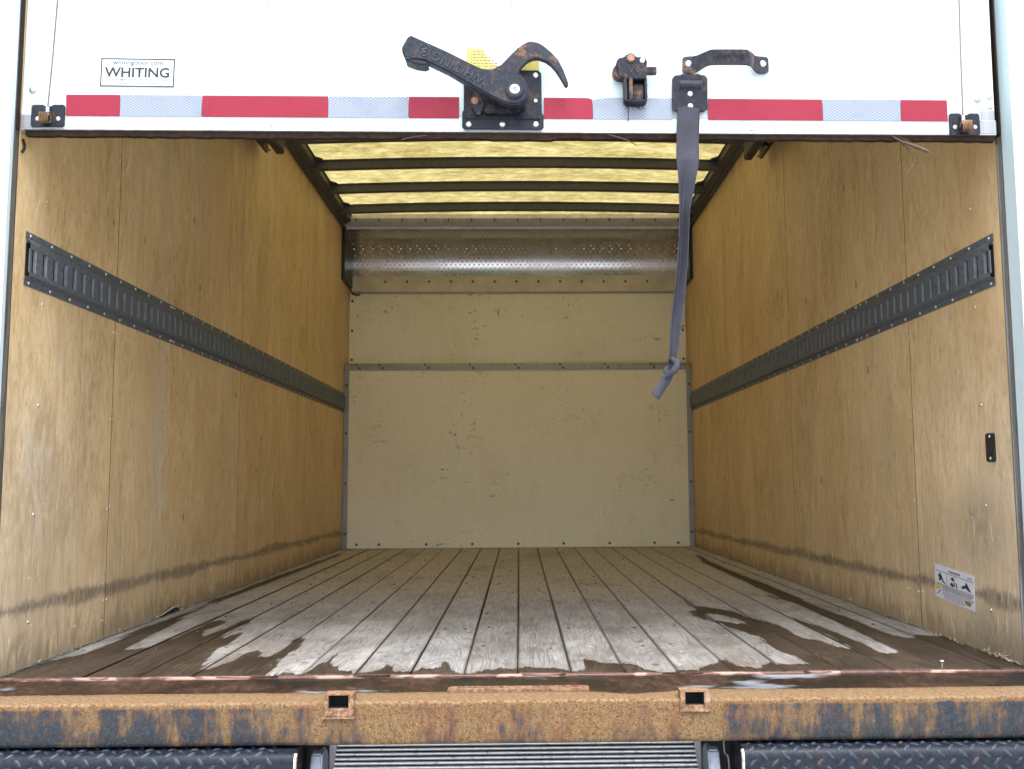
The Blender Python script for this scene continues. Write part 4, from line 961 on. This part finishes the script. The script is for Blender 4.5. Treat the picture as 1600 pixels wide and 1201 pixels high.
bp = thing('bumper', 'rusty orange and blue black steel bumper channel with two square pockets', 'bumper', (0, 1.9, -.08))
PK = [(-.3633, -.3253), (.3164, .3528)]
def yback(x):
    y = 1.985 + .003 * math.sin(x * 7) + .0016 * math.sin(x * 31) + .0012 * math.sin(x * 83)
    y -= .030 * math.exp(-((x - .638 + .03) / .028) ** 2) * 0 + .048 * math.exp(-(((x - .595) / .030) ** 2)) * 0
    y -= .040 * max(0, 1 - abs(x - .225) / .10) ** .7 if abs(x - .225) < .10 else 0
    return y
xs = sorted(set(np.round(np.concatenate([np.linspace(-1.29, 1.29, 330), np.array([v for p in PK for v in p])]), 5).tolist()))
bm = B(); cols_ = []
for x in xs:
    j = random.uniform(-.0005, .0005); yb_ = yback(x); r = .006
    pr = [(yb_, -.036), (yb_, -.003 + j), (yb_ - .003, j * .5)] + [(1.9 + (yb_ - 1.9) * f, j * .6 - .0006 * (1 - f)) for f in (.66, .33)]
    pr += [(1.9 + r - r * math.sin(a), -r + r * math.cos(a) - .0005) for a in np.linspace(0, math.pi / 2, 5)]
    pr += [(1.9 + j, -.0115), (1.9 + j * .7, -.030), (1.9 - j, -.052), (1.9, -.072), (1.9015, -.0785), (1.907, -.081), (1.96, -.081)]
    cols_.append([bm.verts.new((x, y, z)) for y, z in pr])
for i in range(len(xs) - 1):
    xm = (xs[i] + xs[i + 1]) / 2; hole = any(a < xm < b for a, b in PK)
    for k in range(len(cols_[0]) - 1):
        if hole and 4 <= k <= 9: continue
        bm.faces.new((cols_[i][k], cols_[i][k + 1], cols_[i + 1][k + 1], cols_[i + 1][k]))
obj('bumper_channel', bm, 'rust', bp, smooth='all')
for (a, b), (pa, pb, pz) in zip(PK, ((-.3706, -.3154, -.0265), (.3066, .3648, -.0237))):
    bm = B(); o_, i_ = (pa, pb, pz, .0158), (a, b, -.0113, .0128)
    for x0, x1, z0, z1 in ((o_[0], i_[0], o_[2], o_[3]), (i_[1], o_[1], o_[2], o_[3]), (i_[0], i_[1], i_[3], o_[3]), (i_[0], i_[1], o_[2], i_[2])): box(bm, x0, x1, 1.8945, 1.8995, z0, z1)
    pk = obj('pocket_plate', bm, 'rustplate', bp, bevel=.0007)
    bm = B(); rr = [[(x, y, z) for x, z in ((a, -.0113), (b, -.0113), (b, .0128), (a, .0128))] for y in (1.8996, 1.9285)]; loft(bm, rr, True); bm.faces.new([bm.verts.new((x, 1.9285, z)) for x, z in ((a, -.0113), (b, -.0113), (b, .0128), (a, .0128))])
    obj('pocket_tube', bm, 'dark', pk)
    obj('pocket_cover', prism(B(), [(pa + .001, -.002), (a - .0015, -.002), (a - .0015, .0133), (b + .0015, .0133), (b + .0015, -.002), (pb - .001, -.002), (pb - .001, .0150), (pa + .001, .0150)], 1.8997, 1.9290), 'rustplate', pk)
obj('pocket_ledge', mbox(-.3755, -.3135, 1.893, 1.8995, -.0300, -.0268), 'rustplate', bp)
bm = B(); y0, y1, z0, z1 = 1.972, 2.003, -.0005, .0062
SX = [-.1431, -.1235, -.0300, .0235, .1160, .1382]
for x0, x1, a, b in ((SX[0], SX[5], y0, 1.9845), (SX[0] + .004, SX[5] - .004, 1.9985, y1), (SX[0], SX[1], 1.9845, 1.9985), (SX[2], SX[3], 1.9845, 1.9985), (SX[4], SX[5], 1.9845, 1.9985)): box(bm, x0, x1, a, b, z0, z1)
sp_ = obj('slotted_plate', bm, 'rustplate', bp, bevel=.001)
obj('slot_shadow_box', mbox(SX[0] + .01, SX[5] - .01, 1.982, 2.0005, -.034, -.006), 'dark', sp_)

# ---------------------------------------------------------------- tread plate steps under the bumper
def step_plate(x0, x1, label):
    t = thing('step_plate', label, 'step', ((x0 + x1) / 2, 1.9, -.30), 'tread plate steps under the bumper')
    R0 = .017; zt = -.0865; yf = 1.868
    prof = [(1.99, zt)] + [(yf + R0 - R0 * math.sin(a), zt - R0 + R0 * math.cos(a)) for a in np.linspace(0, math.pi / 2, 8)] + [(yf, -.20), (yf, -.36)]
    L_ = [0]
    for p, q in zip(prof, prof[1:]): L_.append(L_[-1] + math.dist(p, q))
    def at(s):
        for i in range(len(prof) - 1):
            if s <= L_[i + 1] or i == len(prof) - 2:
                f = (s - L_[i]) / (L_[i + 1] - L_[i]); (a, b), (c, d) = prof[i], prof[i + 1]; tv = Vector((0, c - a, d - b)).normalized()
                return Vector((0, a + (c - a) * f, b + (d - b) * f)), tv, Vector((0, tv.z, -tv.y))
    bm = loft(B(), [[(x, y, z) for y, z in prof] for x in np.linspace(x0, x1, 40)])
    obj('plate', bm, 'step', t, smooth='all', normals=False)
    bm = B(); pitch = .042
    for r in range(int(L_[-1] / (pitch * .32))):
        s = .006 + r * pitch * .32; c0, tv, nv = at(min(s, L_[-1] - .001))
        if nv.y > .2 or nv.z < -.2: nv = -nv
        for k in range(int((x1 - x0) / pitch)):
            x = x0 + pitch * (k + .35 + .5 * (r % 2)); 
            if x > x1 - .012: continue
            sg = 1 if (r % 2) else -1; d = (Vector((1, 0, 0)) + tv * sg).normalized(); e = nv.cross(d); c = Vector((x, c0.y, c0.z))
            l_ = .0112 * random.uniform(.9, 1.05); wv = .0034
            q = [bm.verts.new(c + d * l_ - nv * .0004), bm.verts.new(c + d * l_ * .45 + e * wv - nv * .0002), bm.verts.new(c - d * l_ * .45 + e * wv - nv * .0002), bm.verts.new(c - d * l_ - nv * .0004), bm.verts.new(c - d * l_ * .45 - e * wv - nv * .0002), bm.verts.new(c + d * l_ * .45 - e * wv - nv * .0002)]
            t1, t2 = bm.verts.new(c + d * l_ * .5 + nv * .0028), bm.verts.new(c - d * l_ * .5 + nv * .0028)
            for f in ((q[0], q[1], t1), (q[1], q[2], t2, t1), (q[2], q[3], t2), (q[3], q[4], t2), (q[4], q[5], t1, t2), (q[5], q[0], t1)): bm.faces.new(f)
    obj('tread_lugs', bm, 'lug', t, smooth='all')['kind'] = 'stuff'
    xi = x1 if x0 < 0 and x1 < 0 else x0; sg = 1 if xi == x1 else -1
    fr_ = prof[3:]
    rs = [[(xi + sg * .0002, y, z), (xi + sg * (.0040 + random.uniform(-.0008, .0008)), y - .001, z), (xi + sg * .0045, y + .006, z - .003), (xi + sg * .0002, y + .006, z - .003)] for y, z in fr_]
    obj('worn_edge', loft(B(), rs, True, True), 'weld', t)
    cap = [(y + .0006, z - .0006) for y, z in prof] + [(1.99, -.36)]
    obj('end_plate', extrude_x(B(), cap, *sorted((xi - sg * .003, xi + sg * .0001))), 'steel', t)
step_plate(-1.26, -.4215, 'left black tread plate step with a worn pale right edge, under the bumper')
step_plate(.4215, 1.26, 'right black tread plate step with a rusty left edge, under the bumper')

# ---------------------------------------------------------------- stowed loading ramp
rp = thing('loading_ramp', 'ribbed aluminium loading ramp stowed under the bumper between the steps', 'ramp', (0, 2.2, -.16))
TD = Vector((0, -.74, -.673))                              # down the face of the ramp
TN = Vector((0, -.673, .74))
base0 = Vector((0, 2.035, -.088)); rib = None
for k in range(30):
    if rib is None:
        w_ = .0052
        pr = [(0, 0), (.0006, .0036), (.0014, .0044), (w_ - .0014, .0044), (w_ - .0006, .0036), (w_, 0)]
        bm = loft(B(), [[tuple(Vector((x, 0, 0)) + base0 + TD * a + TN * b) for a, b in pr] for x in (-.3655, .3500)], True, True)
        rib = obj('rib', bm, 'ribs', rp, smooth=True); first = WL[rib].copy()
    else: place('rib', rib.data, rp, first + TD * (.0101 * k))
obj('deck', loft(B(), [[tuple(Vector((x, 0, 0)) + base0 + TD * a + TN * b) for a, b in ((-.02, .0004), (.31, .0004), (.31, -.012), (-.02, -.012))] for x in (-.366, .3505)], True, True), 'dark', rp)
for a, b in ((-.404, -.382), (.366, .388)):
    pr = [(1.68, -.30), (1.68, -.20)] + [(1.978 - .03 + .03 * math.cos(t) + 0, -.140 + .034 * math.sin(t)) for t in ()]
    pr = [(1.86, -.30), (1.93, -.140)] + [(1.965 + .042 * math.sin(t), -.141 + .040 * math.cos(t)) for t in np.linspace(-.6, 2.4, 11)] + [(1.95, -.30)]
    obj('side_rail', extrude_x(B(), pr, a, b), 'ramprail', rp, bevel=.003)
for a, b in ((-.3805, -.3665), (.3515, .3645)): obj('side_web', prism(B(), [(a, -.30), (b, -.30), (b, -.084), (a, -.084)], 2.005, 2.02), 'galv', rp)
# dark underbody that closes off the view past the ramp
ub = thing('underbody', 'black chassis underside behind the bumper and the ramp', 'chassis', (0, 3.2, -.4))
obj('cross_member', mbox(-1.1, 1.1, 2.70, 2.76, -.42, -.064), 'dark', ub)
obj('deck_underside', mbox(-1.1, 1.1, 2.02, 6.3, -.080, -.0645), 'dark', ub)
for s in (-1, 1): obj('side_member', mbox(*sorted((s * .425, s * .50)), 1.93, 2.69, -.40, -.090), 'dark', ub)
for s in (-1, 1): obj('frame_rail', mbox(*sorted((s * .38, s * .46)), 2.78, 6.2, -.40, -.085), 'dark', ub)
obj('brake_line', tube(B(), spline([(.402, 1.965, -.09), (.402, 1.962, -.105), (.403, 1.96, -.118), (.409, 1.955, -.13), (.408, 1.955, -.20)], 5), .0022, 6), 'cable', ub)

# ---------------------------------------------------------------- small things inside
nl = thing('nail', 'small bright flat headed nail standing upright on the wet boards at the right', 'nail', (.940, 2.190, 0))
obj('shank', cyl(B(), (.940, 2.190, -.004), (0, 0, 1), .0014, .016, 8), 'bright', nl, smooth=True); obj('head', cyl(B(), (.940, 2.190, .012), (0, 0, 1), .0044, .0016, 14), 'paper', nl, bevel=.0004)
hp = thing('wall_plate', 'small upright black plate with two bright screws on the right plywood wall', 'plate', (XR, 2.275, .488))
def onR(bm, y, z, a=0): return shift(bm, T((XR, y, z)) @ Matrix.Rotation(-math.pi / 2, 4, 'Z') @ Matrix.Rotation(a, 4, 'Y'))
# built facing -y, then turned to face -x
def rounded(w_, h_, r, n=5):
    out = []
    for cx_, cz_, a0 in ((w_ - r, h_ - r, 0), (-w_ + r, h_ - r, math.pi / 2), (-w_ + r, -h_ + r, math.pi), (w_ - r, -h_ + r, 1.5 * math.pi)):
        out += [(cx_ + r * math.cos(a0 + math.pi / 2 * i / n), cz_ + r * math.sin(a0 + math.pi / 2 * i / n)) for i in range(n + 1)]
    return out
obj('plate_body', onR(prism(B(), rounded(.0200, .0335, .005), -.006, -.0004), 2.2745, .4885), 'black', hp, bevel=.0015)
obj('recess', onR(ring(B(), (0, -.0066, 0), (0, 1, 0), .010, .0125, .0008, 20), 2.2745, .4885), 'blueblack', hp)
for z in (.0258, -.0258): obj('plate_screw', onR(dome(B(), (.002, -.006, z), (0, -1, 0), .0038, .0022, 12), 2.2745, .4885), 'bright', hp, smooth=True)
il = thing('instruction_label', 'white instruction label with three pictures and a yellow triangle on the right wall', 'label', (XR, 2.51, .14))
MI = lambda bm: onR(bm, 2.5120, .1405, .058)
obj('label_film', MI(mbox(-.1125, .1125, -.0008, -.0002, -.0435, .0435)), 'lilac', il)
bm = B(); b2 = lambda x0, x1, z0, z1: box(bm, x0, x1, -.0012, -.0008, z0, z1)
b2(-.106, .108, .0265, .0277); b2(-.106, .108, -.0068, -.0054); b2(-.0415, -.0405, -.0054, .0265)
x = -.03
while x < .030: b2(x, x + .006, .0315, .0355); x += .0085
x = .078
while x < .102: b2(x, x + .004, .0320, .0345); x += .006
for r in range(7):
    x = -.066 if r < 5 else -.060
    while x < .098:
        l_ = random.uniform(.005, .014); z = -.0118 - .0046 * r; 
        if not (r >= 4 and x > .052): b2(x, x + l_, z, z + (.0021 if r < 2 else .0014))
        x += l_ + .0028
for pts in ([(-.088, .020), (-.080, .024), (-.062, .006), (-.048, -.002), (-.052, -.003), (-.066, .002)], [(-.090, .004), (-.082, .002), (-.070, .012), (-.078, .014)], [(-.092, .016), (-.088, .010), (-.080, .012), (-.082, .018)],
            [(-.020, .018), (-.004, .022), (.006, .014), (-.008, .012)], [(-.024, .002), (-.012, .008), (.004, .000), (-.010, -.003)], [(.010, .008), (.014, .012), (.020, -.002), (.014, -.003)], [(-.002, .010), (.003, .010), (.006, .000), (.001, .000)],
            [(.042, .006), (.064, .013), (.066, .018), (.090, .004), (.086, .000), (.066, .006), (.046, .001)], [(.066, .020), (.070, .020), (.094, .000), (.090, -.001)]):
    prism(bm, pts, -.0013, -.0009)
obj('printed_marks', MI(bm), 'ink', il)
obj('warning_triangle', MI(prism(B(), [(-.108, -.0075), (-.070, -.0100), (-.076, -.0165), (-.108, -.0235)], -.0013, -.0009)), 'yprint', il)
obj('dark_corner', MI(prism(B(), [(-.108, -.0385), (-.080, -.0205), (-.074, -.0200), (-.095, -.0330)], -.0013, -.0009)), 'ink', il)
obj('stamp', MI(prism(B(), [(.058, -.0290), (.070, -.0240), (.090, -.0250), (.096, -.0320), (.084, -.0360), (.064, -.0350)], -.0013, -.0009)), 'olive', il)

# ---------------------------------------------------------------- shed flakes and drops lying on the sill and boards
